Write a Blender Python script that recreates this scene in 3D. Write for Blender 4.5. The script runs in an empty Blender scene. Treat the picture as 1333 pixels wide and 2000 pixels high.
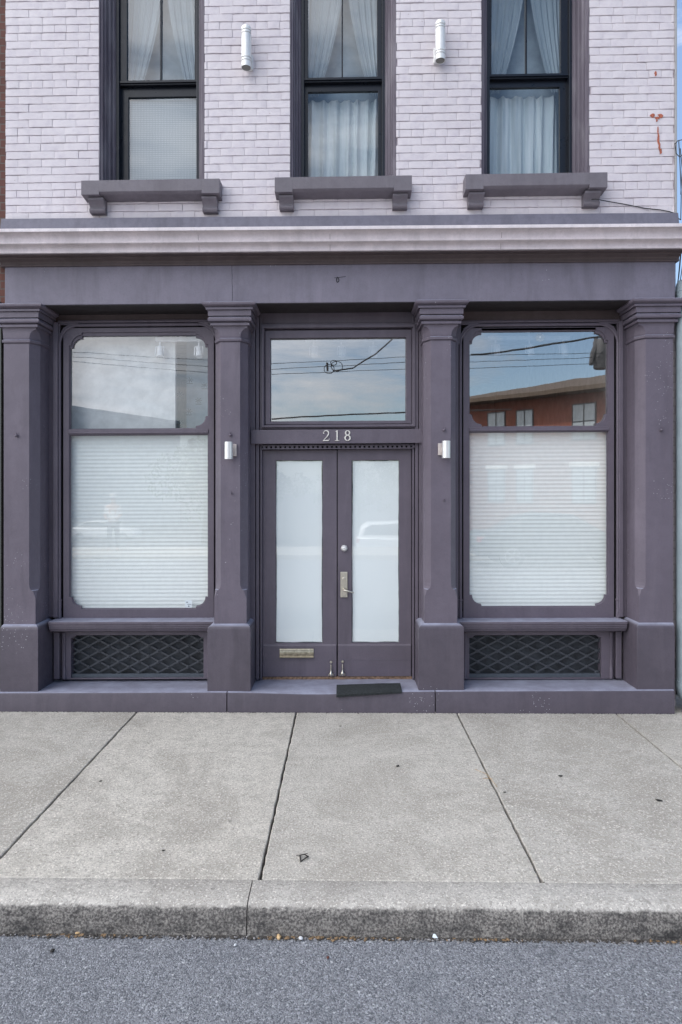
import bpy, bmesh, math, random
from mathutils import Vector, Matrix, noise
random.seed(7)
R = math.radians
scene = bpy.context.scene
COL = scene.collection

# ---------------------------------------------------------------- camera
FPX, CXP, CYP, D, CZ = 1333.0, 674.0, 957.0, 6.06, 1.916
cam = bpy.data.cameras.new('camera'); camo = bpy.data.objects.new('camera', cam); COL.objects.link(camo)
camo.location = (0, -D, CZ); camo.rotation_euler = (R(90), 0, 0)
cam.sensor_width = 36; cam.lens = 24.0; cam.clip_end = 3000; cam.clip_start = 0.05
cam.shift_x = -7.5/2000; cam.shift_y = -43/2000
scene.camera = camo

# ---------------------------------------------------------------- light
SUN_EL, SUN_AZ = 50.0, 143.0      # azimuth of the sun measured counter-clockwise from +X (behind the building, to the left)
sdir = Vector((math.cos(R(SUN_EL))*math.cos(R(SUN_AZ)), math.cos(R(SUN_EL))*math.sin(R(SUN_AZ)), math.sin(R(SUN_EL))))
sun = bpy.data.lights.new('sun', 'SUN'); sun.energy = 3.0; sun.angle = R(0.5); sun.color = (1, .95, .88)
suno = bpy.data.objects.new('sun', sun); COL.objects.link(suno)
suno.rotation_euler = sdir.to_track_quat('Z', 'Y').to_euler(); suno.location = (-10, 15, 25)
world = bpy.data.worlds.new('World'); scene.world = world; world.use_nodes = True
nt = world.node_tree; nt.nodes.clear()
def wn(t, **k):
    n = nt.nodes.new(t)
    for a, b in k.items(): setattr(n, a, b)
    return n
sky = wn('ShaderNodeTexSky', sky_type='NISHITA', sun_disc=False, sun_elevation=R(SUN_EL), sun_rotation=R(90-SUN_AZ))
sky.air_density = 1.0; sky.dust_density = 1.2; sky.ozone_density = 1.5
tc = wn('ShaderNodeTexCoord'); mp = wn('ShaderNodeMapping'); mp.inputs['Scale'].default_value = (1, 1, 3.2)
n1 = wn('ShaderNodeTexNoise'); n1.inputs['Scale'].default_value = 2.3; n1.inputs['Detail'].default_value = 9; n1.inputs['Roughness'].default_value = .62; n1.inputs['Distortion'].default_value = .35
sep = wn('ShaderNodeSeparateXYZ')
lx = wn('ShaderNodeMath', operation='MULTIPLY_ADD'); lx.inputs[1].default_value = -.52; lx.inputs[2].default_value = 0
ad = wn('ShaderNodeMath', operation='ADD')
rp = wn('ShaderNodeValToRGB'); rp.color_ramp.elements[0].position = .44; rp.color_ramp.elements[1].position = .66
mx = wn('ShaderNodeMixRGB'); mx.inputs[2].default_value = (9.6, 9.3, 9.1, 1)
bg = wn('ShaderNodeBackground'); bg.inputs['Strength'].default_value = .13
wo = wn('ShaderNodeOutputWorld')
L = nt.links.new
cb = wn('ShaderNodeMath', operation='MULTIPLY_ADD'); cb.inputs[1].default_value = -1.0; cb.inputs[2].default_value = .48; L(sep.outputs[0], cb.inputs[0])
cb2 = wn('ShaderNodeMath', operation='MULTIPLY_ADD'); cb2.inputs[1].default_value = 1.15; L(sep.outputs[2], cb2.inputs[0]); L(cb.outputs[0], cb2.inputs[2])
cb3 = wn('ShaderNodeMath', operation='MAXIMUM'); cb3.inputs[1].default_value = .42; L(cb2.outputs[0], cb3.inputs[0])
cm = wn('ShaderNodeVectorMath', operation='SCALE'); cm.inputs[0].default_value = (9.3, 9.4, 9.75); L(cb3.outputs[0], cm.inputs['Scale']); L(cm.outputs[0], mx.inputs[2])
L(tc.outputs['Generated'], mp.inputs[0]); L(mp.outputs[0], n1.inputs['Vector']); L(tc.outputs['Generated'], sep.inputs[0])
L(sep.outputs[0], lx.inputs[0])
ly = wn('ShaderNodeMath', operation='MULTIPLY_ADD'); ly.inputs[1].default_value = .02; L(sep.outputs[1], ly.inputs[0]); L(lx.outputs[0], ly.inputs[2])
lz = wn('ShaderNodeMath', operation='MULTIPLY_ADD'); lz.inputs[1].default_value = .08; L(sep.outputs[2], lz.inputs[0]); L(ly.outputs[0], lz.inputs[2]); L(lz.outputs[0], ad.inputs[0]); L(n1.outputs[0], ad.inputs[1]); L(ad.outputs[0], rp.inputs[0])
L(rp.outputs[0], mx.inputs[0]); L(sky.outputs[0], mx.inputs[1]); L(mx.outputs[0], bg.inputs[0]); L(bg.outputs[0], wo.inputs[0])
scene.view_settings.view_transform = 'Standard'; scene.view_settings.look = 'None'
scene.view_settings.gamma = 1; scene.view_settings.exposure = 0.76
scene.render.engine = 'CYCLES'
scene.cycles.use_denoising = True
scene.cycles.max_bounces = 8; scene.cycles.transparent_max_bounces = 12
scene.cycles.caustics_reflective = False; scene.cycles.caustics_refractive = False

# ---------------------------------------------------------------- photo measurements -> metres
ST = [(-400,-.017),(0,-.017),(345,-.0165),(425,-.009),(445,-.008),(500,-.008),(592,-.0085),(840,-.006),(1216,-.0025),(1350,-.004),(1392,.0035),(3000,.0035)]
def slope(py):                      # how far out of level this old front is, by height
    for (a, sa), (b, sb) in zip(ST, ST[1:]):
        if py <= b: return sa + (sb-sa)*max(0, (py-a))/(b-a)
    return ST[-1][1]
def xp(px, d=0): return (px-CXP)*(D-d)/FPX
def zp(py, d=0, ref=674): return CZ-(py-slope(py)*(ref-674)-CYP)*(D-d)/FPX
def warp(v):
    py = CYP-(v.z-CZ)*220
    return Vector((v.x, v.y, v.z-slope(py)*max(-3.5, min(3.5, v.x))))

# ---------------------------------------------------------------- mesh building helpers
class MB:
    def __init__(s): s.v = []; s.f = []
    def add(s, vs, fs):
        n = len(s.v); s.v += [Vector(v) for v in vs]; s.f += [tuple(i+n for i in f) for f in fs]; return s
    def box(s, x0, x1, y0, y1, z0, z1):
        return s.add([(x0,y0,z0),(x1,y0,z0),(x1,y1,z0),(x0,y1,z0),(x0,y0,z1),(x1,y0,z1),(x1,y1,z1),(x0,y1,z1)],
                     [(0,3,2,1),(4,5,6,7),(0,1,5,4),(1,2,6,5),(2,3,7,6),(3,0,4,7)])
    def pbox(s, px0, py0, px1, py1, d, db, ref=674):      # px rectangle measured on the plane d, reaching back to db
        return s.box(xp(px0,d), xp(px1,d), -d, -db, zp(py1,d,ref), zp(py0,d,ref))
    def loft(s, rings, cap=True, closed=True):
        n = len(rings[0]); b = len(s.v)
        for r in rings: s.v += [Vector(p) for p in r]
        for i in range(len(rings)-1):
            for j in range(n if closed else n-1):
                k = (j+1) % n
                s.f.append((b+i*n+j, b+i*n+k, b+(i+1)*n+k, b+(i+1)*n+j))
        if cap:
            s.f.append(tuple(b+j for j in reversed(range(n)))); s.f.append(tuple(b+(len(rings)-1)*n+j for j in range(n)))
        return s
    def tube(s, pts, r, n=8, cap=True):
        pts = [Vector(p) for p in pts]; rr = r if isinstance(r, (list, tuple)) else [r]*len(pts); rings = []
        up = None
        for i, p in enumerate(pts):
            t = (pts[min(i+1, len(pts)-1)]-pts[max(i-1, 0)]).normalized()
            a = Vector((0,0,1)) if abs(t.z) < .9 else Vector((1,0,0))
            if up is not None: a = up
            u = (a - t*a.dot(t)).normalized(); w = t.cross(u); up = u
            rings.append([p+(u*math.cos(2*math.pi*j/n)+w*math.sin(2*math.pi*j/n))*rr[i] for j in range(n)])
        return s.loft(rings, cap)
    def lathe(s, prof, c, n=20, axis='Z'):                # prof [(r, h)]
        c = Vector(c); rings = []
        for r, h in prof:
            ring = []
            for j in range(n):
                a = 2*math.pi*j/n
                p = (r*math.cos(a), r*math.sin(a), h)
                if axis == 'Y': p = (p[0], -h, p[1])
                if axis == 'X': p = (h, p[0], p[1])
                ring.append(c+Vector(p))
            rings.append(ring)
        return s.loft(rings)
    def prof(s, x0, x1, pts):                             # profile [(y,z)] extruded along X
        return s.loft([[(x0, y, z) for y, z in pts], [(x1, y, z) for y, z in pts]])
    def blob(s, c, r, n=1, squash=(1,1,1), jit=.25):
        bm = bmesh.new(); bmesh.ops.create_icosphere(bm, subdivisions=n, radius=1)
        b = len(s.v)
        q = random.random()*6.28
        for v in bm.verts:
            k = 1+random.uniform(-jit, jit)
            p = Vector((v.co.x*squash[0], v.co.y*squash[1], v.co.z*squash[2]))*r*k
            s.v.append(Vector(c)+Vector((p.x*math.cos(q)-p.y*math.sin(q), p.x*math.sin(q)+p.y*math.cos(q), p.z)))
        for f in bm.faces: s.f.append(tuple(b+v.index for v in f.verts))
        bm.free(); return s
    def merge(s, me, M=None):
        b = len(s.v)
        for v in me.vertices: s.v.append((M @ v.co) if M else v.co.copy())
        for p in me.polygons: s.f.append(tuple(b+i for i in p.vertices))
        return s

OFF = {}
def build(mb, name, mat, parent=None, base=None, bevel=0, smooth=None, w=False, seg=2):
    """base: world position used as origin (top-level mesh); a child takes its parent's."""
    o0 = Vector(OFF[parent.name]) if parent else Vector(base or (0,0,0))
    vs = [warp(v) for v in mb.v] if w else mb.v
    me = bpy.data.meshes.new(name)
    me.from_pydata([tuple(v-o0) for v in vs], [], mb.f); me.validate(); me.update()
    bm = bmesh.new(); bm.from_mesh(me); bmesh.ops.recalc_face_normals(bm, faces=bm.faces); bm.to_mesh(me); bm.free()
    if isinstance(mat, (list, tuple)):
        for m in mat: me.materials.append(m)
    else: me.materials.append(mat)
    o = bpy.data.objects.new(name, me); COL.objects.link(o)
    if parent: o.parent = parent
    else: o.location = o0
    OFF[o.name] = tuple(o0)
    if smooth:
        me.shade_smooth(); me.set_sharp_from_angle(angle=R(smooth))
    if bevel:
        m = o.modifiers.new('bevel', 'BEVEL'); m.width = bevel; m.segments = seg; m.limit_method = 'ANGLE'; m.angle_limit = R(40)
        m.harden_normals = False
    return o
def empty(name, loc):
    o = bpy.data.objects.new(name, None); COL.objects.link(o); o.location = loc; OFF[o.name] = tuple(loc); o.empty_display_size = .2; return o
def tag(o, label=None, cat=None, group=None, kind=None):
    if label: o['label'] = label
    if cat: o['category'] = cat
    if group: o['group'] = group
    if kind: o['kind'] = kind
    return o
def struct(o): o['kind'] = 'structure'; return o

def plate(loops, y0, y1, bev=0.0):
    """flat shape in XZ with holes, between world y0 (front) and y1, with softened edges -> MB"""
    cu = bpy.data.curves.new('tmp', 'CURVE'); cu.dimensions = '2D'; cu.fill_mode = 'BOTH'
    t = abs(y1-y0)/2; cu.extrude = max(t-bev, 1e-5); cu.bevel_depth = bev; cu.bevel_resolution = 1; cu.offset = -bev
    for lp in loops:
        sp = cu.splines.new('POLY'); sp.points.add(len(lp)-1); sp.use_cyclic_u = True
        for p, (x, z) in zip(sp.points, lp): p.co = (x, z, 0, 1)
    o = bpy.data.objects.new('tmp', cu); COL.objects.link(o)
    dg = bpy.context.evaluated_depsgraph_get(); me = bpy.data.meshes.new_from_object(o.evaluated_get(dg))
    ym = (y0+y1)/2
    mb = MB(); mb.merge(me, Matrix(((1,0,0,0),(0,0,1,ym),(0,1,0,0),(0,0,0,1))))
    bpy.data.objects.remove(o); bpy.data.curves.remove(cu); bpy.data.meshes.remove(me)
    return mb
def rect(x0, x1, z0, z1): return [(x0,z0),(x1,z0),(x1,z1),(x0,z1)]
def ringplate(px0, py0, px1, py1, ix0, iy0, ix1, iy1, d, db, bev=.003, ref=674):
    o = rect(xp(px0,d), xp(px1,d), zp(py1,d,ref), zp(py0,d,ref)); i = rect(xp(ix0,d), xp(ix1,d), zp(iy1,d,ref), zp(iy0,d,ref))
    return plate([o, i], -d, -db, bev)

# ---------------------------------------------------------------- materials
def newmat(name):
    m = bpy.data.materials.new(name); m.use_nodes = True; t = m.node_tree; t.nodes.clear(); return m, t
class NT:
    def __init__(s, name):
        s.m, s.t = newmat(name); s.out = s.n('ShaderNodeOutputMaterial'); s.tc = s.n('ShaderNodeTexCoord').outputs['Object']
    def n(s, typ, **k):
        n = s.t.nodes.new(typ)
        for a, b in k.items(): setattr(n, a, b)
        return n
    def l(s, a, b): s.t.links.new(a, b)
    def noise(s, scale, detail=4, rough=.55, stretch=None, dist=0):
        v = s.tc
        if stretch:
            mp = s.n('ShaderNodeMapping'); mp.inputs['Scale'].default_value = stretch; s.l(s.tc, mp.inputs[0]); v = mp.outputs[0]
        n = s.n('ShaderNodeTexNoise'); n.inputs['Scale'].default_value = scale; n.inputs['Detail'].default_value = detail
        n.inputs['Roughness'].default_value = rough; n.inputs['Distortion'].default_value = dist; s.l(v, n.inputs['Vector']); return n.outputs[0]
    def vor(s, scale, feat='F1', out=0, stretch=None):
        v = s.tc
        if stretch:
            mp = s.n('ShaderNodeMapping'); mp.inputs['Scale'].default_value = stretch; s.l(s.tc, mp.inputs[0]); v = mp.outputs[0]
        n = s.n('ShaderNodeTexVoronoi', feature=feat); n.inputs['Scale'].default_value = scale; s.l(v, n.inputs['Vector']); return n.outputs[out]
    def ramp(s, fac, a, b, ca=(0,0,0,1), cb=(1,1,1,1)):
        r = s.n('ShaderNodeValToRGB'); e = r.color_ramp.elements
        e[0].position = a; e[1].position = b; e[0].color = ca; e[1].color = cb; s.l(fac, r.inputs[0]); return r.outputs[0]
    def mix(s, fac, a, b, mode='MIX'):
        m = s.n('ShaderNodeMixRGB', blend_type=mode)
        for i, x in ((0, fac), (1, a), (2, b)):
            if isinstance(x, (int, float)): m.inputs[i].default_value = x if i == 0 else (x, x, x, 1)
            elif isinstance(x, tuple): m.inputs[i].default_value = tuple(x[:3])+(1,)
            else: s.l(x, m.inputs[i])
        return m.outputs[0]
    def math(s, op, a, b=0.0, c=None):
        m = s.n('ShaderNodeMath', operation=op)
        for i, x in enumerate((a, b) if c is None else (a, b, c)):
            if isinstance(x, (int, float)): m.inputs[i].default_value = x
            else: s.l(x, m.inputs[i])
        return m.outputs[0]
    def xyz(s):
        n = s.n('ShaderNodeSeparateXYZ'); s.l(s.tc, n.inputs[0]); return n.outputs
    def bump(s, h, strength=.3, dist=.01, prev=None):
        b = s.n('ShaderNodeBump'); b.inputs['Strength'].default_value = strength; b.inputs['Distance'].default_value = dist
        s.l(h, b.inputs['Height'])
        if prev is not None: s.l(prev, b.inputs['Normal'])
        return b.outputs[0]
    def pbr(s, col, rough=.6, bump=None, metal=0.0, spec=.5, **kw):
        p = s.n('ShaderNodeBsdfPrincipled')
        for nm, x in (('Base Color', col), ('Roughness', rough), ('Metallic', metal), ('Specular IOR Level', spec)):
            if isinstance(x, (int, float)): p.inputs[nm].default_value = x
            elif isinstance(x, tuple): p.inputs[nm].default_value = tuple(x[:3])+(1,)
            else: s.l(x, p.inputs[nm])
        for k, v in kw.items(): p.inputs[k].default_value = v
        if bump is not None: s.l(bump, p.inputs['Normal'])
        s.l(p.outputs[0], s.out.inputs[0]); s.p = p; return s.m

def sc(c, k): return (c[0]*k, c[1]*k, c[2]*k)
def paint(name, col, rough=.5, chips=.0, dirt=.35, streak=True, bstr=.4, topsheen=False):
    t = NT(name)
    big = t.noise(2.2, 5, .6); med = t.noise(14, 6, .65)
    c = t.mix(t.ramp(big, .35, .7), sc(col, .90), sc(col, 1.10))
    c = t.mix(t.math('MULTIPLY', t.ramp(med, .45, .75), dirt), c, sc(col, .72))
    fn = t.noise(75, 4, .7); c = t.mix(t.math('MULTIPLY', t.ramp(fn, .50, .66), .30), c, sc(col, .70))
    if streak:
        st = t.noise(9, 4, .6, (1, 1, .12)); c = t.mix(t.math('MULTIPLY', t.ramp(st, .52, .78), .35), c, (col[0]*1.35+.01, col[1]*1.33+.01, col[2]*1.3+.01))
    dk_ = t.noise(5.5, 5, .7, (1, 1, .16)); c = t.mix(t.math('MULTIPLY', t.ramp(dk_, .54, .68), .38), c, sc(col, .58))
    if chips > 0:
        v = t.vor(48); g = t.noise(1.9, 3); 
        ch = t.math('MULTIPLY', t.math('LESS_THAN', v, t.math('MULTIPLY', t.noise(60, 2), .26)), t.math('GREATER_THAN', g, .68-chips*.13))
        c = t.mix(t.math('MULTIPLY', ch, .75), c, (.55, .55, .58))
        dk = t.math('LESS_THAN', t.vor(9), .03)
        c = t.mix(t.math('MULTIPLY', dk, .6), c, sc(col, .3))
    if topsheen:
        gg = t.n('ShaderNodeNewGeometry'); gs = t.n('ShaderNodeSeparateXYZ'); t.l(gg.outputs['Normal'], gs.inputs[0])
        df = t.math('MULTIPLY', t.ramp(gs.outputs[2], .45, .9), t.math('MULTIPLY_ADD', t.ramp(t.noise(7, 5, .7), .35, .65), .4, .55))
        c = t.mix(df, c, (.33, .34, .43))  # bluish sky sheen painted onto upward-facing faces
    h = t.math('ADD', t.math('MULTIPLY', t.noise(45, 5, .6), .6), t.math('MULTIPLY', t.noise(9, 3), 1.0))
    b = t.bump(h, bstr, .006)
    rr = t.math('MULTIPLY_ADD', med, .25, rough-.12)
    return t.pbr(c, rr, b, spec=.4)

TRIM = (.138, .118, .149)
M = {}
M['trim'] = paint('purple_paint', TRIM, .48, chips=.5, topsheen=True)
M['baseshade'] = paint('shaded_purple_base_paint', sc(TRIM, .66), .5, chips=.2, dirt=.5, topsheen=True)  # trim colour darkened: weaker light near the ground put into the paint
M['frieze'] = paint('toplit_purple_paint', (.188, .172, .216), .5, chips=.15)  # paler than the trim: stronger light high up put into the colour
M['trim2'] = paint('purple_joinery_paint', sc(TRIM, .92), .45, chips=0, dirt=.3)
M['door'] = paint('purple_door_paint', sc(TRIM, .90), .42, chips=0, dirt=.25, bstr=.15)
M['sheentop'] = paint('sky_sheen_purple_paint', sc(TRIM, .85), .6, chips=.3, dirt=.5, topsheen=True)  # trim colour with the sky sheen painted on its top faces
M['soffitshade'] = paint('shaded_soffit_paint', (.040, .034, .036), .6, dirt=.6)  # brown paint darkened further, shade under the frieze put into the colour
M['headboard'] = paint('brown_stained_paint', (.105, .080, .082), .6, dirt=.6)
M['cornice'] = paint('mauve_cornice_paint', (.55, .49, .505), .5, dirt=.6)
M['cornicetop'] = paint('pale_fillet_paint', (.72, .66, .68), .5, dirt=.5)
M['flash'] = paint('slate_lead_flashing', (.155, .15, .19), .6, dirt=.7)
M['sill'] = paint('weathered_sill_paint', (.16, .145, .165), .55, dirt=.5)
M['black'] = paint('black_sash_paint', (.008, .011, .019), .3, dirt=.2, streak=False, bstr=.05)
M['stripgrey'] = paint('grey_trim_strip', (.35, .35, .35), .5)

# weathered wood casing
t = NT('weathered_casing_wood')
g = t.noise(30, 6, .7, (1, 1, .03)); g2 = t.noise(5, 3, .6, (1, 1, .3))
c = t.mix(t.ramp(g, .35, .7), (.07, .058, .078), (.16, .14, .172)); c = t.mix(t.math('MULTIPLY', t.ramp(g2, .5, .7), .5), c, (.24, .225, .25))
M['casing'] = t.pbr(c, .7, t.bump(g, .6, .006))

# painted brick
t = NT('white_painted_brick')
big = t.noise(1.4, 5, .6); med = t.noise(11, 5, .6)
c = t.mix(t.ramp(big, .3, .7), (.605, .56, .59), (.69, .645, .67))
c = t.mix(t.math('MULTIPLY', t.ramp(med, .48, .72), .6), c, (.52, .475, .53))
fine = t.noise(70, 5, .7, (.7, 1, 1))
c = t.mix(t.math('MULTIPLY', t.ramp(fine, .62, .72), .35), c, (.50, .42, .46))
holes = t.math('MULTIPLY', t.math('LESS_THAN', t.vor(9), .05), t.math('GREATER_THAN', t.noise(3, 2), .55))
c = t.mix(t.math('MULTIPLY', holes, .5), c, (.3, .22, .22))
h = t.math('ADD', t.noise(28, 6, .65), t.math('MULTIPLY', t.noise(110, 3), .25))
M['brickpaint'] = t.pbr(c, .55, t.bump(h, .55, .008), spec=.35)
t = NT('painted_mortar')
c = t.mix(t.ramp(t.noise(20, 5, .6), .35, .65), (.36, .31, .34), (.60, .54, .58))
M['mortar'] = t.pbr(c, .8, t.bump(t.noise(60, 4), .5, .006))

def brickmat(name, c1, c2, mortar, scale=1.0, vert='Y'):
    t = NT(name); x = t.xyz()
    cmb = t.n('ShaderNodeCombineXYZ'); u = t.math('ADD', x[0], x[1]); t.l(u, cmb.inputs[0]); t.l(x[2], cmb.inputs[1])
    b = t.n('ShaderNodeTexBrick'); t.l(cmb.outputs[0], b.inputs['Vector'])
    b.inputs['Scale'].default_value = 1; b.inputs['Brick Width'].default_value = .211*scale; b.inputs['Row Height'].default_value = .07*scale
    b.inputs['Mortar Size'].default_value = .006*scale; b.inputs['Color1'].default_value = c1+(1,); b.inputs['Color2'].default_value = c2+(1,); b.inputs['Mortar'].default_value = mortar+(1,)
    n = t.noise(6, 5, .6); c = t.mix(t.math('MULTIPLY', n, .5), b.outputs[0], sc(c1, .5))
    h = t.math('MULTIPLY_ADD', b.outputs['Fac'], -1, t.math('MULTIPLY', t.noise(40, 3), .3))
    return t.pbr(c, .8, t.bump(h, .5, .008))
M['redbrick'] = brickmat('old_red_brick', (.15, .055, .042), (.095, .038, .03), (.12, .10, .09))
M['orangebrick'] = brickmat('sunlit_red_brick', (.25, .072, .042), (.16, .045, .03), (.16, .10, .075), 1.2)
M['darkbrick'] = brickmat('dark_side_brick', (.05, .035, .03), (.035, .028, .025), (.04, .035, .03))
M['palewall'] = brickmat('pale_painted_side_brick', (.6, .55, .58), (.56, .51, .55), (.4, .36, .38))

def simple(name, col, rough=.6, metal=0., bscale=None, bstr=.2, var=.15, **kw):
    t = NT(name); n = t.noise(bscale or 8, 5, .6); c = t.mix(t.ramp(n, .35, .65), sc(col, 1-var), sc(col, 1+var*.6))
    return t.pbr(c, rough, t.bump(n, bstr, .004), metal=metal, **kw)
M['grille'] = simple('black_iron', (.055, .061, .073), .5, bscale=30)
M['griller'] = simple('iron_rail_slate', (.075, .09, .11), .5, bscale=30)
M['ventboard'] = simple('dark_vent_board', (.032, .037, .045), .7, bscale=12, var=.5)
M['nickel'] = simple('satin_nickel', (.62, .58, .50), .32, 1.0, bscale=60, var=.1)
M['brass'] = simple('weathered_bronze', (.40, .36, .28), .35, 1.0, bscale=30, var=.3)
M['lampsilver'] = simple('silver_lamp_enamel', (.76, .76, .75), .38, .25, bscale=20, bstr=.03, var=.04)
M['lampinner'] = simple('lamp_glass_grey', (.16, .16, .14), .3, bscale=30)
M['lampwhite'] = simple('brushed_white_lamp', (.78, .78, .77), .3, .45, bscale=20, bstr=.03, var=.03)
M['plateb'] = simple('lamp_backplate_alloy', (.62, .55, .52), .4, .4, bscale=30, var=.1)
M['mat'] = simple('dark_green_rubber', (.018, .022, .024), .85, bscale=60, bstr=.8, var=.5)
M['pipe'] = simple('grey_green_pipe_paint', (.22, .27, .30), .45, bscale=5, bstr=.1)
M['cable'] = simple('black_cable', (.02, .02, .022), .6)
M['wire_dark'] = simple('grey_wire', (.05, .05, .055), .6)
M['chip'] = simple('bare_red_brick_chip', (.42, .13, .08), .9, bscale=90, var=.5)
M['greenpaint'] = simple('olive_green_paint', (.05, .056, .045), .5)
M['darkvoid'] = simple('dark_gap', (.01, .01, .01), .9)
M['number'] = simple('ivory_number_enamel', (.74, .71, .66), .35, .2, bscale=40, bstr=.03)
M['white'] = simple('white_wall_paint', (.78, .78, .76), .7)
M['bluewall'] = simple('pale_blue_wall', (.62, .70, .76), .7)
M['roomgrey'] = simple('grey_room_wall', (.40, .45, .48), .8)
M['floorin'] = simple('interior_floor', (.28, .22, .17), .5)
M['blind'] = simple('white_pleated_fabric', (.92, .95, .955), .9, bscale=20, var=.03)
M['twood'] = simple('bare_threshold_wood', (.22, .14, .09), .8, bscale=40, var=.6)
M['trackwhite'] = simple('track_lamp_white', (.92, .94, .96), .4)
M['wood_pole'] = simple('utility_pole_wood', (.16, .12, .09), .85, bscale=20, var=.4)
M['tyre'] = simple('tyre_rubber', (.02, .02, .02), .8)
M['rim'] = simple('alloy_rim', (.5, .5, .52), .3, .8)
M['carwhite'] = simple('white_car_paint', (.78, .79, .80), .25, bscale=1, bstr=0, var=.01)
M['carblack'] = simple('black_car_paint', (.02, .022, .028), .18, bscale=1, bstr=0, var=.01)
M['carglass'] = simple('dark_car_glass', (.03, .035, .04), .06, bscale=1, bstr=0, var=.01)
M['redlens'] = simple('red_tail_lens', (.5, .02, .02), .2, bscale=1, bstr=0)
M['headlens'] = simple('clear_head_lens', (.7, .7, .72), .15, bscale=1, bstr=0)
M['shingle'] = simple('brown_roof_shingles', (.085, .062, .046), .9, bscale=30, var=.4)
M['trimwhite'] = simple('white_stone_lintel', (.75, .73, .70), .7)
M['skin'] = simple('skin', (.50, .30, .22), .5, bscale=20, bstr=.05, var=.06)
M['shirt'] = simple('white_shirt_cloth', (.80, .78, .78), .85, bscale=20)
M['trousers'] = simple('dark_trouser_cloth', (.03, .035, .05), .85, bscale=20)
M['leaf'] = simple('tree_leaf_green', (.07, .12, .035), .6, bscale=2, var=.5)
M['bark'] = simple('tree_bark', (.10, .07, .05), .9, bscale=20, var=.4)
M['leafdark'] = simple('dry_dark_leaf', (.022, .02, .018), .7, bscale=60, var=.4)
M['straw'] = simple('dry_grass_straw', (.45, .30, .15), .8)
M['paper'] = simple('scrap_paper', (.75, .82, .86), .7)
M['litter'] = simple('dry_leaf_litter', (.22, .145, .08), .9, bscale=90, var=.7)
M['grit'] = simple('kerbside_grit', (.28, .27, .27), .9, bscale=90, var=.6)
M['farground'] = simple('car_park_tarmac', (.085, .085, .088), .9, bscale=3)
M['farbeige'] = simple('beige_wall', (.6, .6, .58), .8)
M['grass'] = simple('verge_grass', (.08, .12, .04), .9, bscale=30, var=.5)

# concrete
def concrete(name, a, b, kerb=False):
    t = NT(name); x = t.xyz()
    big = t.noise(.9, 5, .6); c = t.mix(t.ramp(big, .3, .7), a, b)
    sl = t.math('FLOOR', t.math('DIVIDE', t.math('ADD', x[0], 1.79+1.374*4), 1.374)); wnn = t.n('ShaderNodeTexWhiteNoise', noise_dimensions='1D'); t.l(sl, wnn.inputs['W'])
    c = t.mix(t.math('MULTIPLY', wnn.outputs[0], .55 if not kerb else .35), c, (a[0]*.74, a[1]*.755, a[2]*.79))
    stn = t.noise(1.3, 8, .74, None, .8); c = t.mix(t.math('MULTIPLY', t.ramp(stn, .46, .60), .72), c, (a[0]*.62, a[1]*.61, a[2]*.60))
    mid = t.noise(7, 6, .7); c = t.mix(t.math('MULTIPLY', t.ramp(mid, .45, .62), .6), c, sc(a, .74))
    m2 = t.noise(42, 4, .7); c = t.mix(t.math('MULTIPLY', t.ramp(m2, .52, .62), .62), c, sc(a, .55)); sp = t.noise(85, 4, .75); c = t.mix(t.ramp(sp, .40, .64), c, sc(b, 1.22), 'MIX') if False else t.mix(t.math('MULTIPLY', t.ramp(sp, .5, .68), .75), c, sc(a, .52))
    sp2 = t.noise(90, 3, .7); c = t.mix(t.math('MULTIPLY', t.ramp(sp2, .56, .64), .7), c, sc(b, 1.4))
    agg = t.vor(75); ag = t.math('MULTIPLY', t.math('LESS_THAN', agg, .22), t.math('GREATER_THAN', t.noise(14, 3), .50)); c = t.mix(t.math('MULTIPLY', ag, .6), c, (.20, .185, .17))
    gum = t.math('LESS_THAN', t.vor(3.1), .035); c = t.mix(t.math('MULTIPLY', gum, .5), c, (.16, .15, .14))
    pit = t.math('LESS_THAN', t.vor(11), .035); c = t.mix(t.math('MULTIPLY', pit, .7), c, (.07, .065, .06))
    if kerb:
        g = t.n('ShaderNodeNewGeometry'); sn = t.n('ShaderNodeSeparateXYZ'); t.l(g.outputs['Normal'], sn.inputs[0])
        vert = t.ramp(t.math('ADD', sn.outputs[2], t.math('MULTIPLY_ADD', t.noise(38, 5, .7), .9, -.45)), .50, .80, (1,1,1,1), (0,0,0,1))
        st = t.noise(13, 6, .75, (.5, 1, 1)); top = t.ramp(x[2], -.10, -.015)
        fac = t.math('MULTIPLY', vert, t.math('MULTIPLY', t.ramp(t.math('ADD', st, t.math('MULTIPLY', top, .15)),   .47, .68), .84))
        c = t.mix(vert, c, t.mix(t.ramp(t.noise(95, 3, .7), .42, .62), (.11, .10, .095), (.34, .32, .29)))
        c = t.mix(fac, c, (.022, .022, .024))
    h = t.math('ADD', t.noise(90, 5, .7), t.math('MULTIPLY', agg, -.4))
    return t.pbr(c, .85, t.bump(h, .75, .006), spec=.25)
M['pave'] = concrete('worn_concrete', (.52, .485, .428), (.605, .57, .51))
M['kerb'] = concrete('kerb_concrete', (.50, .47, .425), (.58, .55, .50), True)
t = NT('asphalt'); 
c = t.mix(t.ramp(t.noise(1.2, 5, .6), .3, .7), (.195, .203, .220), (.245, .253, .270))
v = t.vor(165, out=1); sv = t.n('ShaderNodeSeparateColor'); t.l(v, sv.inputs[0])
c = t.mix(t.ramp(sv.outputs[0], .55, .98), c, (.37, .38, .41)); c = t.mix(t.ramp(sv.outputs[1], .70, .75), c, (.12, .124, .14))
v2 = t.vor(70, out=1); s2 = t.n('ShaderNodeSeparateColor'); t.l(v2, s2.inputs[0])
c = t.mix(t.math('MULTIPLY', t.ramp(s2.outputs[0], .93, .96), t.math('LESS_THAN', t.vor(70), .42)), c, (.44, .45, .47))
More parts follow.
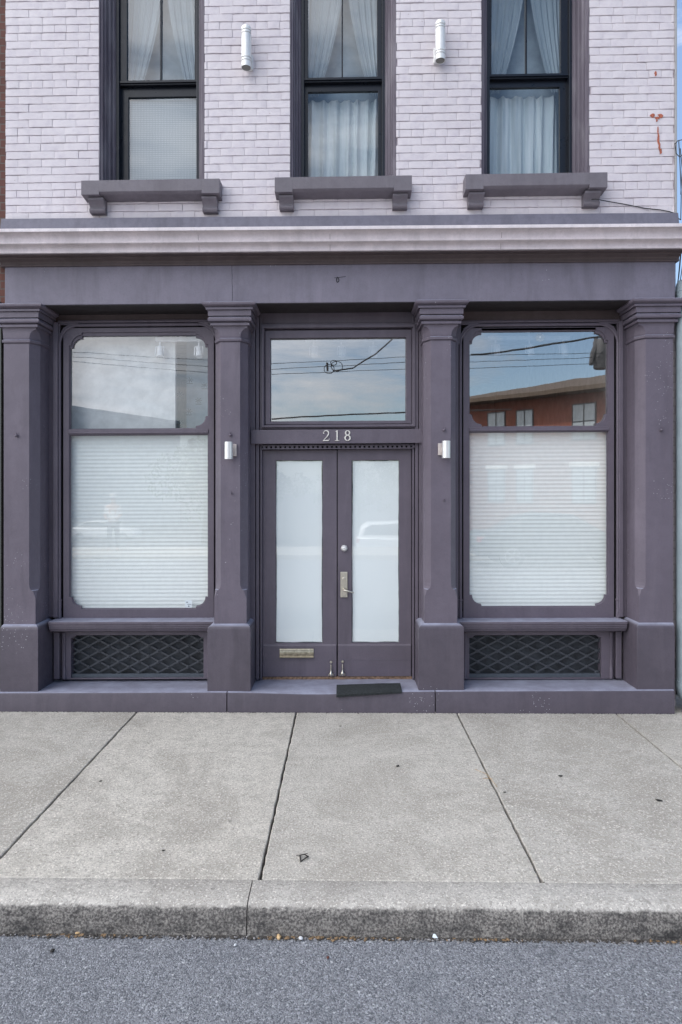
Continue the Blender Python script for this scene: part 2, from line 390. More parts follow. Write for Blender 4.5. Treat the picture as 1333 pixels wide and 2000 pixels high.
c = t.mix(t.math('MULTIPLY', t.ramp(t.noise(3.5, 5, .7), .56, .72), .5), c, (.12, .13, .15))
h = t.math('ADD', t.math('MULTIPLY', t.vor(165), -1), t.noise(140, 4, .7))
M['asphalt'] = t.pbr(c, .8, t.bump(h, .9, .006), spec=.35)

# glass: thin, mostly clear with a mirror component
def glass(name, refl, tint=(1,1,1), wob=.011):
    t = NT(name); tr = t.n('ShaderNodeBsdfTransparent'); tr.inputs[0].default_value = tint+(1,)
    gl = t.n('ShaderNodeBsdfAnisotropic' if False else 'ShaderNodeBsdfGlossy'); gl.inputs['Roughness'].default_value = 0.0
    b = t.bump(t.noise(2.3, 2, .5), wob, .02); t.l(b, gl.inputs['Normal'])
    lw = t.n('ShaderNodeLayerWeight'); f = t.math('MULTIPLY_ADD', t.math('POWER', lw.outputs['Facing'], 5.0), .8, refl+.035)
    m = t.n('ShaderNodeMixShader'); t.l(f, m.inputs[0]); t.l(tr.outputs[0], m.inputs[1]); t.l(gl.outputs[0], m.inputs[2]); t.l(m.outputs[0], t.out.inputs[0])
    return t.m
M['glass_up'] = glass('shop_glass', .42)
M['glass_left'] = glass('shop_glass_hazy', .15, (.95, .98, 1))
M['glass_low'] = glass('shop_glass_clear', .11, (.98, 1, .99))
M['glass_door'] = glass('door_glass', .08, (.97, 1, 1))
M['glass_win'] = glass('upstairs_glass', .09, (.80, .85, .88))
# whitened door film
t = NT('white_window_film'); n = t.noise(3, 3, .5, (1, 1, .5)); c = t.mix(t.ramp(n, .3, .7), (.90, .93, .94), (.93, .95, .96))
M['film'] = t.pbr(c, .9, None, spec=.1)
# sheer curtain
t = NT('sheer_curtain'); n = t.noise(20, 3, .5, (1, 1, .05)); c = t.mix(t.ramp(n, .3, .7), (.58, .64, .65), (.90, .92, .91))
wv = t.n('ShaderNodeTexWave', wave_type='BANDS', bands_direction='Z'); wv.inputs['Scale'].default_value = 30; wv.inputs['Distortion'].default_value = .4; t.l(t.tc, wv.inputs[0])
c = t.mix(t.math('MULTIPLY', wv.outputs[1], .12), c, (.45, .52, .55))
M['curtain'] = t.pbr(c, .9)
t = NT('dim_net_curtain'); n = t.noise(20, 3, .5, (1, 1, .05)); M['netcurtain'] = t.pbr(t.mix(t.ramp(n, .3, .7), (.34, .39, .42), (.46, .51, .54)), .9)
# fine insect screen with its moire bands
t = NT('fine_mesh_screen')
w1 = t.n('ShaderNodeTexWave', wave_type='BANDS', bands_direction='Z'); w1.inputs['Scale'].default_value = 18; w1.inputs['Distortion'].default_value = 2.2; w1.inputs['Detail'].default_value = 1; w1.inputs['Detail Scale'].default_value = .25; t.l(t.tc, w1.inputs[0])
w2 = t.n('ShaderNodeTexWave', wave_type='BANDS', bands_direction='X'); w2.inputs['Scale'].default_value = 22; w2.inputs['Distortion'].default_value = 1.5; t.l(t.tc, w2.inputs[0])
c = t.mix(t.math('MULTIPLY', w1.outputs[1], w2.outputs[1]), (.30, .34, .37), (.66, .68, .70))
M['screen'] = t.pbr(c, .8)

# ================================================================ GROUND
def kerb_y(x): return -(2.915 + .011*x)           # world y of the kerb's street edge
GS = -.0035
def gz(x): return GS*x
BW = .205                                          # kerb width
SEGX = [-9, -7.3, -5.9, -4.53, -3.16, -1.79, -.418, .965, 2.335, 3.72, 5.1, 6.5, 9]
mb = MB()
G = .0115
for a, b in zip(SEGX, SEGX[1:]):
    n = 10; yb = .6; ny_ = 60; rows = []
    fs = lambda x: kerb_y(x)+BW+.003
    jl = [random.uniform(-.0028, .0028) for _ in range(ny_+1)]; jr = [random.uniform(-.0028, .0028) for _ in range(ny_+1)]
    for j in range(ny_+1):
        xs = [a+G+(b-a-2*G)*i/n for i in range(n+1)]; xs[0] += jl[j]; xs[-1] += jr[j]
        rows.append([(x, fs(x)+.006+(yb-fs(x)-.006)*(j/ny_)**1.3, gz(x)) for x in xs])
    k0 = len(mb.v)
    for row in rows: mb.v += [Vector(p) for p in row]
    for j in range(ny_):
        for i in range(n): q = k0+j*(n+1)+i; mb.f.append((q, q+1, q+n+2, q+n+1))
    for i in range(n):                              # tooled front edge
        p0, p1 = rows[0][i], rows[0][i+1]
        mb.add([p0, p1, (p1[0], p1[1]-.006, p1[2]-.004), (p0[0], p0[1]-.006, p0[2]-.004), (p1[0], p1[1]-.006, p1[2]-.02), (p0[0], p0[1]-.006, p0[2]-.02)], [(0,1,2,3),(3,2,4,5)])
    for col, sg in ((0, -1), (n, 1)):               # tooled edges of the joints
        for j in range(ny_):
            p0, p1 = rows[j][col], rows[j+1][col]
            mb.add([p0, p1, (p1[0]+sg*.005, p1[1], p1[2]-.004), (p0[0]+sg*.005, p0[1], p0[2]-.004), (p1[0]+sg*.006, p1[1], p1[2]-.03), (p0[0]+sg*.006, p0[1], p0[2]-.03)], [(0,1,2,3),(3,2,4,5)])
pav = struct(build(mb, 'pavement', M['pave'], smooth=30))
jb = MB(); jb.add([(-9, -2.66, -.026+.0315), (9, -2.81, -.026-.0315), (9, .6, -.026-.0315), (-9, .6, -.026+.0315)], [(0,1,2,3)])
t = NT('joint_dirt'); M['joint'] = t.pbr(t.mix(t.noise(60, 4), (.03, .027, .025), (.09, .08, .07)), .95)
struct(build(jb, 'pavement_bed', M['joint']))
# tooled line beside the first joint on the left
# kerb
def kerb_seg(x0, x1):
    mb = MB(); n = max(2, int((x1-x0)/.025)); rings = []
    for i in range(n+1):
        x = x0+(x1-x0)*i/n; y = kerb_y(x); z = gz(x)
        nz_ = noise.noise(Vector((x*9, 0, 3)))*.006+noise.noise(Vector((x*31, 5, 3)))*.004
        e = random.uniform(-.001, .001)+nz_*.5; e2 = random.uniform(-.002, .001)+nz_
        rings.append([(x, y+BW, z-.25), (x, y+BW, z-.003), (x, y+BW-.004, z), (x, y+.09, z+.0005), (x, y+.050, z-.0015+e*.3), (x, y+.032, z-.005+e*.6), (x, y+.017, z-.012+e), (x, y+.007+e2*.5, z-.022+e2), (x, y+.001+e2*.5, z-.038), (x, y-.004+e, z-.07), (x, y-.010+e, z-.115), (x, y-.014, z-.25)])
    mb.loft(rings); return mb
kj = [-9, -3.19, -.452, 3.9, 9]
for a, b in zip(kj, kj[1:]):
    ko = struct(build(kerb_seg(a+.0022, b-.0022), 'kerb', M['kerb'], smooth=75))
# road
mb = MB(); nx, ny = 90, 30
for j in range(ny+1):
    for i in range(nx+1):
        x = -9+18*i/nx; y = -2.8-10.7*(j/ny)**1.5
        mb.v.append(Vector((x, y, gz(x)-.142+.04*math.sin(min(1, (-2.9-y)/5.3)*math.pi/2 if y > -8.2 else max(0, (13.5+y)/5.3)*math.pi/2)*1.2+random.uniform(-.0015, .0015))))
for j in range(ny):
    for i in range(nx):
        a = j*(nx+1)+i; mb.f.append((a, a+nx+1, a+nx+2, a+1))
road = struct(build(mb, 'road', M['asphalt'], smooth=60))
mb = MB(); mb.add([(-80,-2.7,-.16),(-9,-2.7,-.16),(-9,-13.5,-.16),(-80,-13.5,-.16),(9,-2.7,-.16),(80,-2.7,-.16),(80,-13.5,-.16),(9,-13.5,-.16)], [(3,2,1,0),(7,6,5,4)])
struct(build(mb, 'road', M['asphalt']))
mb = MB(); mb.box(-80, 80, -16.5, -13.5, -.4, .0)
struct(build(mb, 'far_pavement', M['pave']))
mb = MB(); mb.add([(-80,-2.9,-.005),(-9,-2.9,-.005),(-9,.6,-.005),(-80,.6,-.005),(9,-2.9,-.005),(80,-2.9,-.005),(80,.6,-.005),(9,.6,-.005)], [(0,1,2,3),(4,5,6,7)])
struct(build(mb, 'pavement', M['pave']))
mb = MB(); mb.add([(-300,-16.5,-.02),(300,-16.5,-.02),(300,-22,-1.05),(-300,-22,-1.05),(300,-44,-1.66),(-300,-44,-1.66),(900,-900,-3),(-900,-900,-3)], [(3,2,1,0),(5,4,2,3),(7,6,4,5)])
struct(build(mb, 'car_park', M['farground']))
mb = MB(); mb.add([(-900,.5,-.2),(900,.5,-.2),(900,900,-.2),(-900,900,-.2)], [(0,1,2,3)])
struct(build(mb, 'ground', M['grass']))

# ================================================================ THE BUILDING
BLD = empty('storefront_building', (-.05, 0, 0))
tag(BLD, 'purple and white painted brick storefront with double doors numbered 218', 'building')
XL, XR = xp(11, 0), xp(1318, 0)
WINS = [  # casing outer L/R, glass x0/x1 upper, glass lower x0/x1, upper glass bottom, lower glass top, lower bottom, sill x0,x1,y0,y1, ref
 dict(o0=193, o1=400.5, gu=(248,380), gl=(250,387), yb=155, yl=187, yt=350, mun=314, s=(159,429,351,387), br=((172,202),(394,423)), by=(386,416), ref=294, fr=(232,388)),
 dict(o0=566, o1=775,   gu=(602,737), gl=(602,739), yb=149, yl=176, yt=346, mun=669, s=(537,805,344.5,381.5), br=((545,573),(768,797)), by=(380,409), ref=671, fr=(592,750)),
 dict(o0=940, o1=1152,  gu=(961,1096), gl=(958,1095), yb=142, yl=168, yt=339, mun=1029, s=(910,1187,338,375), br=((917,947),(1144,1175)), by=(375,404), ref=1048, fr=(957,1118)),
]
HEAD = -150          # photo row of the window heads, above the frame
# -- backing wall (with openings)
back = MB()
ztop = 10.2; zb = zp(445, 0); y0b = .0095
zs = zp(352, 0)
zh = zp(HEAD, 0)
xs = [XL]+sum([[xp(w['o0'])+.004, xp(w['o1'])-.004] for w in WINS], [])+[XR]
back.box(XL, XR, y0b, .30, zb-.1, zs-.07)
for i in range(0, len(xs), 2): back.box(xs[i], xs[i+1], y0b, .30, zs-.07, zh)
back.box(XL, XR, y0b, .30, zh, ztop)
build(back, 'wall_core', M['mortar'], BLD, w=True)
sb = MB()
sb.box(XL+.001, XL+.25, .302, 12, 0, ztop); sb.box(XR-.25, XR-.001, .302, 12, 0, ztop); sb.box(XL, XR, 12, 12.3, 0, ztop); sb.box(XL+.25, XR-.25, .31, 12, ztop-.35, ztop-.1)
sb.box(XR-.25, XR-.001, -.02, .302, 0, zp(445))
build(sb, 'side_wall', M['palewall'], BLD)
# -- bricks, every one laid
bm_ = MB(); ROW = 15.42/220; BL = .2115
def brick(x0, x1, z0, z1):
    dx = random.uniform(.0003, .0015); dz0 = random.uniform(.0012, .0034); dz1 = random.uniform(.0012, .003); f = -random.uniform(-.0015, .003)
    n = max(2, int((x1-x0)/.035)); A, B = x0+dx, x1-dx; rings = []
    tilt = random.uniform(-.0015, .0015)
    for i in range(n+1):
        u = i/n; x = A+(B-A)*u; e = 0 if 0 < i < n else .0025
        w0 = random.uniform(-.0009, .0009); w1 = random.uniform(-.0009, .0009)
        a, b = z0+dz0+w0+tilt*u, z1-dz1+w1+tilt*u
        fy = f+random.uniform(-.0007, .0007)
        rings.append([(x, .010, a-.0005), (x, fy+.0025+e, a+.0003), (x, fy+e, a+.0028), (x, fy+e, b-.0028), (x, fy+.0025+e, b-.0003), (x, .010, b+.0005)])
    bm_.loft(rings, cap=False, closed=False)
    for r in (rings[0], rings[-1]): bm_.add(r, [(0,1,2,3,4,5)])
def gaps(z):
    if z < zs: return [(XL, XR)]
    if z > zh: return [(XL, XR)]
    return [(xs[i], xs[i+1]) for i in range(0, len(xs), 2)]
z = zp(424.5, 0); k = 0
while z < zp(-175):
    header = (k % 7 == 3)
    off = (BL/2 if k % 2 else 0)+random.uniform(-.012, .012)
    L_ = BL/2 if header else BL
    for a, b in gaps(z+ROW/2):
        x = XL-BL+off
        while x < b:
            x2 = x+L_+random.uniform(-.003, .003); c0, c1 = max(x, a), min(x2, b)
            if c1-c0 > .02:
                brick(c0, c1, z, z+ROW)
            elif c1 > c0 and bm_.v: pass
            x = x2
    z += ROW; k += 1
build(bm_, 'brick_facing', M['brickpaint'], BLD, smooth=18, w=True)
up = MB(); up.box(XL, XR, -.001, .0095, zp(-175)+.02, ztop); build(up, 'upper_brick_facing', M['palewall'], BLD)
# -- bare chips in the paint
def chip(px, py, rx, ry, n=11):
    chips = MB()
    x, z = xp(px), zp(py)-slope(py)*0
    z = CZ-(py-CYP)*(D)/FPX
    pts = [(x+rx/220*math.cos(a)*random.uniform(.6, 1.25), -.0045, z+ry/220*math.sin(a)*random.uniform(.6, 1.25)) for a in [2*math.pi*i/n for i in range(n)]]
    chips.add(pts+[(p[0], -.0005, p[2]) for p in pts], [tuple(range(n))]+[(i, (i+1) % n, n+(i+1) % n, n+i) for i in range(n)])
    build(chips, 'exposed_brick', M['chip'], BLD)
for a in [(1274,226,4.5,4),(1290,226,5,5),(1284,231,5,3),(1281,145,3,5),(1283,236,1.6,3),(1285,255,1.5,8),(1286,272,2,12),(1288,286,2,9),(1291,296,2.2,6)]: chip(*a)
cs = MB(); cs.box(XR+.001, XR+.016, -.012, .03, zp(430), ztop-.2); build(cs, 'corner_strip', M['stripgrey'], BLD, bevel=.002)

# -- upstairs windows
def upwin(w):
    ref = w['ref']; dS = -.21
    zt, z0 = zh, zp(w['yt'], dS, ref)-.03
    zc0 = zp(351.5, 0, ref)
    X0, X1 = xp(w['o0']), xp(w['o1']); W0 = .092
    # splayed, moulded casing: section from the wall face inwards
    sec = [(0, .003), (.010, .003), (.016, .016), (.030, .020), (.034, .055), (.046, .062), (.052, .11), (.066, .118), (.072, .16), (.084, .168), (W0, .19), (W0, .262), (0, .262)]
    c = MB()
    for s, xe in ((1, X0), (-1, X1)):
        c.loft([[(xe+s*a, b, zc0) for a, b in sec], [(xe+s*a, b, zt) for a, b in sec]])
    c.box(X0, X1, .003, .25, zt-.09, zt)
    win = build(c, 'window', M['casing'], BLD, bevel=.0015, w=True)
    # sash frame
    f0, f1 = X0+W0-.004, X1-W0+.004
    gu0, gu1 = xp(w['gu'][0], dS), xp(w['gu'][1], dS); gl0, gl1 = xp(w['gl'][0], dS-.03), xp(w['gl'][1], dS-.03)
    zb_, zl, zt2 = zp(w['yb'], dS, ref), zp(w['yl'], dS-.03, ref), zt-.1
    ucx = (gu0+gu1)/2
    fm = plate([rect(f0, f1, z0, zt-.085), rect(f0+.030, f1-.030, z0+.01, zt-.11)], .195, .31, .003)
    build(fm, 'window_frame', M['black'], win, w=True)
    s1 = plate([rect(f0+.028, f1-.028, zb_-.045, zt-.10), rect(gu0, gu1, zb_, zt-.15)], .222, .262, .003)
    s1.box(xp(w['mun'], dS)-.0065, xp(w['mun'], dS)+.0065, .219, .250, zb_-.002, zt-.15)
    s1.box(f0+.029, f1-.029, .208, .222, zb_-.030, zb_-.012)
    build(s1, 'upper_sash', M['black'], win, w=True)
    s2 = plate([rect(f0+.028, f1-.028, z0, zb_-.03), rect(max(gl0, f0+.044), min(gl1, f1-.044), z0+.012, zl)], .262, .295, .0015)
    build(s2, 'lower_sash', M['black'], win, w=True)
    g = MB(); g.add([(gu0-.01, .242, zb_-.01), (gu1+.01, .242, zb_-.01), (gu1+.01, .242, zt-.14), (gu0-.01, .242, zt-.14)], [(0,1,2,3)])
    build(g, 'upper_pane', M['glass_win'], win, w=True)
    g = MB(); g.add([(gl0-.01, .280, z0), (gl1+.01, .280, z0), (gl1+.01, .280, zl+.01), (gl0-.01, .280, zl+.01)], [(0,1,2,3)])
    build(g, 'lower_pane', M['glass_win'], win, w=True)
    # stone-like sill and its brackets
    s = w['s']; ds = .14
    sx0, sx1 = xp(s[0], ds), xp(s[1], ds); sz1, sz0 = zp(s[2], ds, ref), zp(s[3]-8, ds, ref)
    m = MB(); Bx = .155
    for a, b in ((sx0, sx0+Bx), (sx1-Bx, sx1)):
        m.prof(a, b, [(-ds, sz1), (-ds, sz0), (.0, sz0-.012), (.25, sz0-.012), (.25, sz1+.02)])
    m.prof(sx0+Bx+.0, sx1-Bx, [(-ds, sz1), (-ds, sz0+.026), (-ds+.024, sz0+.010), (.0, sz0-.012), (.25, sz0-.012), (.25, sz1+.02)])
    sl = build(m, 'window_sill', M['sill'], BLD, bevel=.0015, w=True)
    for b0, b1 in w['br']:
        db = .105; a, b = xp(b0, db), xp(b1, db); zt_, zb2 = sz0-.011, zp(w['by'][1], .05, ref)
        h = zt_-zb2; pf = [(.0, zt_), (-db, zt_), (-db, zt_-.12*h)]
        for i in range(7): q = i/6; pf.append((-db+.05*math.sin(q*math.pi/2)-.004*math.sin(q*math.pi), zt_-(.15+.42*q)*h))
        for i in range(7): q = i/6; pf.append((-.055-.016*math.sin(q*math.pi), zt_-(.60+.38*q)*h))
        pf.append((.0, zb2))
        m = MB().prof(a, b, pf)
        build(m, 'sill_bracket', M['sill'], sl, smooth=35, w=True)
    return win, (X0, X1, z0, zt, gl0, gl1, zl, zb_)
WI = [upwin(w) for w in WINS]

# -- cornice, flashing, frieze
SX0, SX1 = xp(10, .13), 2.868
def yz(py, d, ref=450): return (-d, zp(py, d, ref))
m = MB(); m.prof(XL-.01, XR+.006, [yz(423.5, .02), yz(423.5, .055), yz(446, .075), yz(446, 0)]); build(m, 'flashing', M['flash'], BLD, bevel=.003, w=True)
def curve_pts(p0, p1, bulge, n=6):
    out = []
    for i in range(n+1):
        q = i/n; d = p0[1]+(p1[1]-p0[1])*q+bulge*math.sin(math.pi*q); out.append((p0[0]+(p1[0]-p0[0])*q, d))
    return out
cp = [(450.0, .357)]+curve_pts((451, .352), (469, .322), -.016)+curve_pts((470, .326), (474.5, .326), .006, 4)+[(475.5, .318)]+curve_pts((476, .316), (488, .292), -.010)+[(488.5, .300), (491.5, .300)]
m = MB(); m.prof(-3.10, 2.905, [(0, zp(450, .34, 450))]+[yz(a, b) for a, b in cp]+[(-.27, zp(491.3, .3, 450)), (-.27, zp(490.3, .3, 450)), (-.0, zp(490.3, .3, 450))])
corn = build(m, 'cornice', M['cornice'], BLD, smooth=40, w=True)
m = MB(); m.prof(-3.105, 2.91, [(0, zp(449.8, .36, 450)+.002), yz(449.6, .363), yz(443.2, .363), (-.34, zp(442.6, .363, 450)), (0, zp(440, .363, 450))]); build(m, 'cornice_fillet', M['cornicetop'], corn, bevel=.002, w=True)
bp = curve_pts((499, .205), (503, .195), .004, 4)+[(503.5, .180)]+curve_pts((504.5, .178), (513.5, .148), -.010)+[(514, .152), (517, .150)]
m = MB(); m.prof(SX0-.03, 2.895, [(0, zp(491.6, .3, 450)), (-.268, zp(491.6, .3, 450)), (-.262, zp(493, .3, 450)), (-.215, zp(493.5, .27, 450)), yz(498, .21)]+[yz(a, b) for a, b in bp]+[(0, zp(517, .15, 450))])
build(m, 'bed_moulding', M['headboard'], corn, smooth=40, w=True)
m = MB(); m.prof(SX0, SX1, [(.28, zp(517, .13, 450)), yz(516, .13), yz(592.6, .13, 452), (.28, zp(592.6, .13, 452))])
fr = build(m, 'frieze', M['frieze'], BLD, bevel=.004, w=True)
m = MB(); m.box(SX0+.02, SX1-.02, -.122, .19, zp(592.6, .13, 452)-.006, zp(592.6, .13, 452)-.002); build(m, 'soffit_shade_board', M['soffitshade'], fr, w=True)  # thin board added below the frieze to hold its painted shade
m = MB()
for a in range(26):
    an = 2*math.pi*a/26
hx, hz = xp(660, .13), zp(547, .131, 660)
m.tube([(hx+.010*math.cos(q/10*6.28), -.132, hz+.022*math.sin(q/10*6.28)*(1+.2*math.cos(q*2))) for q in range(11)], .0035, 5)
m.tube([(hx-.03, -.131, hz+.018), (hx, -.132, hz+.02), (hx+.07, -.131, hz+.03)], .0018, 4)
build(m, 'old_hole_rim', M['darkvoid'], fr)

for px in (454,):
    m = MB(); x_ = xp(px, .13); m.tube([(x_+random.uniform(-.003, .003), -.1302, zp(518+q*7.2, .13, px)+slope(550)*0) for q in range(11)], .0016, 4); build(m, 'hairline_seam', M['darkvoid'], fr, w=True)
for px in (388, 645, 980):
    m = MB(); x_ = xp(px, .33); m.tube([(x_, -.340, zp(458, .34, 450)), (x_, -.328, zp(469, .33, 450))], .0014, 4); build(m, 'joint_seam', M['headboard'], corn, w=True); m = MB(); m.tube([(x_, -.307, zp(479, .31, 450)), (x_, -.3005, zp(491, .30, 450))], .0014, 4); build(m, 'joint_seam', M['headboard'], corn, w=True)
# -- piers
PIERS = [(8, 70, False, True), (419, 482, True, True), (829.5, 893.5, True, True), (1248.7, 1315, True, False)]
BASES = [(0.5, 75), (405.6, 490), (818, 907), (1244.6, 1318.3)]
DP = .12; BK = .155
def pier(i):
    p0, p1, cl, cr = PIERS[i]; x0, x1 = xp(p0, DP), xp(p1, DP); rf = (p0+p1)/2; A, B = .056, .092
    def ring(z, k, o=0):
        a, b = A*k, B*k
        l = [(x0-o, BK, z), (x0-o, -DP-o+b, z), (x0-o+a, -DP-o, z)] if cl else [(x0-o, BK, z), (x0-o, -DP-o+.0001, z), (x0-o+.0001, -DP-o, z)]
        r = [(x1+o-a, -DP-o, z), (x1+o, -DP-o+b, z), (x1+o, BK, z)] if cr else [(x1+o-.0001, -DP-o, z), (x1+o, -DP-o+.0001, z), (x1+o, BK, z)]
        return l+r
    Z = lambda py, rr=452: zp(py, DP, rr)
    zs_ = [(1222, .001), (1168, .001), (1152, .42), (1151, .72), (1149, .80), (1146, .93), (1141, .98), (1140, 1.0)]
    rings = [ring(Z(a, 674), b) for a, b in zs_]+[ring(Z(668), 1.0)]
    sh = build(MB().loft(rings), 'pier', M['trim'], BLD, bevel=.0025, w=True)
    # capital
    rr = [ring(Z(667.5), 1, 0), ring(Z(666), 1, .010), ring(Z(661.5), 1, .012), ring(Z(660), 1, .0)]
    for q in range(9):
        an = q/8*math.pi/2; rr.append(ring(Z(657-16*math.sin(an)), max(.001, math.cos(an)), .004+.004*q/8))
    def sq(py, o): return ring(zp(py, DP+o, 452), .001, o)
    rr += [sq(636.6, .008), sq(635.6, .010), sq(635.3, .030), sq(630.8, .030), sq(630.4, .012), sq(628.6, .014)]
    for q in range(6): an = -math.pi/2+math.pi*q/5; rr.append(sq(623.3-4.3*math.sin(an), .036+.013*math.cos(an)))
    rr += [sq(618.6, .026), sq(616.8, .026), sq(616.5, .046), sq(605.4, .046), sq(605.0, .040), sq(604.4, .040), sq(604.2, .062), sq(600.0, .062), sq(599.7, .050)]
    for q in range(6): u = q/5; rr.append(sq(599.4-7*u, .058+.030*math.sin(u*math.pi/2)))
    rr += [sq(590.2, .088), sq(589.4, .086), sq(588.6, .055)]
    build(MB().loft(rr), 'capital', M['trim'], sh, smooth=30, w=True)
    # base
    b0, b1 = BASES[i]; db = .16; bx0, bx1 = xp(b0, db), xp(b1, db)
    def br(z, t):   # t 0 at shaft, 1 at full base
        u0, u1 = x0+(bx0-x0)*t, x1+(bx1-x1)*t; d = DP+(db-DP)*t
        return [(u0, BK, z), (u0, -d, z), (u1, -d, z), (u1, BK, z)]
    rb = [br(zp(1352, db), 1)]+[br(zp(1229.5, db), 1)]
    for q in range(1, 6): an = q/5*math.pi/2; rb.append(br(zp(1229.5-10.5*math.sin(an*.9), DP+.03), 1-.9*(1-math.cos(an))))
    rb.append(br(zp(1217.5, DP+.005), .02))
    build(MB().loft(rb), 'pier_base', M['baseshade'], sh, bevel=.004, smooth=30, w=True)
    return sh
PO = [pier(i) for i in range(4)]
# painted-over iron studs
def stud(px, py, r, par):
    x, z = xp(px, DP), CZ-(py-CYP)*(D-DP)/FPX
    m = MB().lathe([(r*.7, .0), (r, .004), (r*1.05, .014), (r*.7, .024), (r*.2, .028)], (x, -DP, z), 10, 'Y'); m.tube([(x, -DP-.012, z+r), (x+.002, -DP-.018, z+r+.014)], .004, 5)
    build(m, 'stud', M['trim2'], par, smooth=50)
for a in [(34,851,.013,0),(451,850,.012,1),(868,840,.012,2),(1291,840,.013,3),(453,964,.006,1),(868,978,.006,2)]: stud(a[0], a[1], a[2], PO[a[3]])

# -- plinth (three long blocks with worn tops)
for a, b in ((-12, 442.6), (444.6, 849.6), (851.6, 1318)):
    m = MB(); x0, x1 = xp(a, .19), xp(b, .19); n = int((x1-x0)/.04); rings = []
    for i in range(n+1):
        x = x0+(x1-x0)*i/n; px = 674+x*227
        sag = .020*math.exp(-((px-620)/110)**2); zt = zp(1350.5, .19)-sag; ch = random.uniform(-.003, .003)
        zf = zp(1327, -.2)+0*sag
        yb = .28
        rings.append([(x, yb, -.12), (x, -.19, -.12), (x, -.19+ch*.4, zt-.020+ch), (x, -.183, zt-.006), (x, -.168, zt+.0), (x, -.05, (zt+zf)/2+.002), (x, .2, zf), (x, yb, zf)])
    m.loft(rings); build(m, 'plinth', M['baseshade'], BLD, bevel=0, smooth=35, w=True)

# -- shop windows
def corner(cx, cz, sx, sz, r, step, n=10):
    """rounded corner with small steps; (cx,cz) the square corner, sx/sz = direction to the inside; from the vertical side to the horizontal side"""
    pts = [(cx, cz+sz*(r+step)), (cx+sx*step, cz+sz*(r+step))]
    ccx, ccz = cx+sx*(r+step), cz+sz*(r+step)
    for i in range(n+1):
        a = i/n*math.pi/2
        pts.append((ccx-sx*r*math.cos(a), ccz-sz*r*math.sin(a)))
    pts.append((cx+sx*(r+step), cz))
    return pts
def hole(x0, x1, z0, z1, bl, br, tr, tl, step):
    """corner radii: bottom-left, bottom-right, top-right, top-left"""
    out = []
    out += corner(x0, z0, 1, 1, bl, step) if bl else [(x0, z0)]
    out += list(reversed(corner(x1, z0, -1, 1, br, step))) if br else [(x1, z0)]
    out += corner(x1, z1, -1, -1, tr, step) if tr else [(x1, z1)]
    out += list(reversed(corner(x0, z1, 1, -1, tl, step))) if tl else [(x0, z1)]
    return out
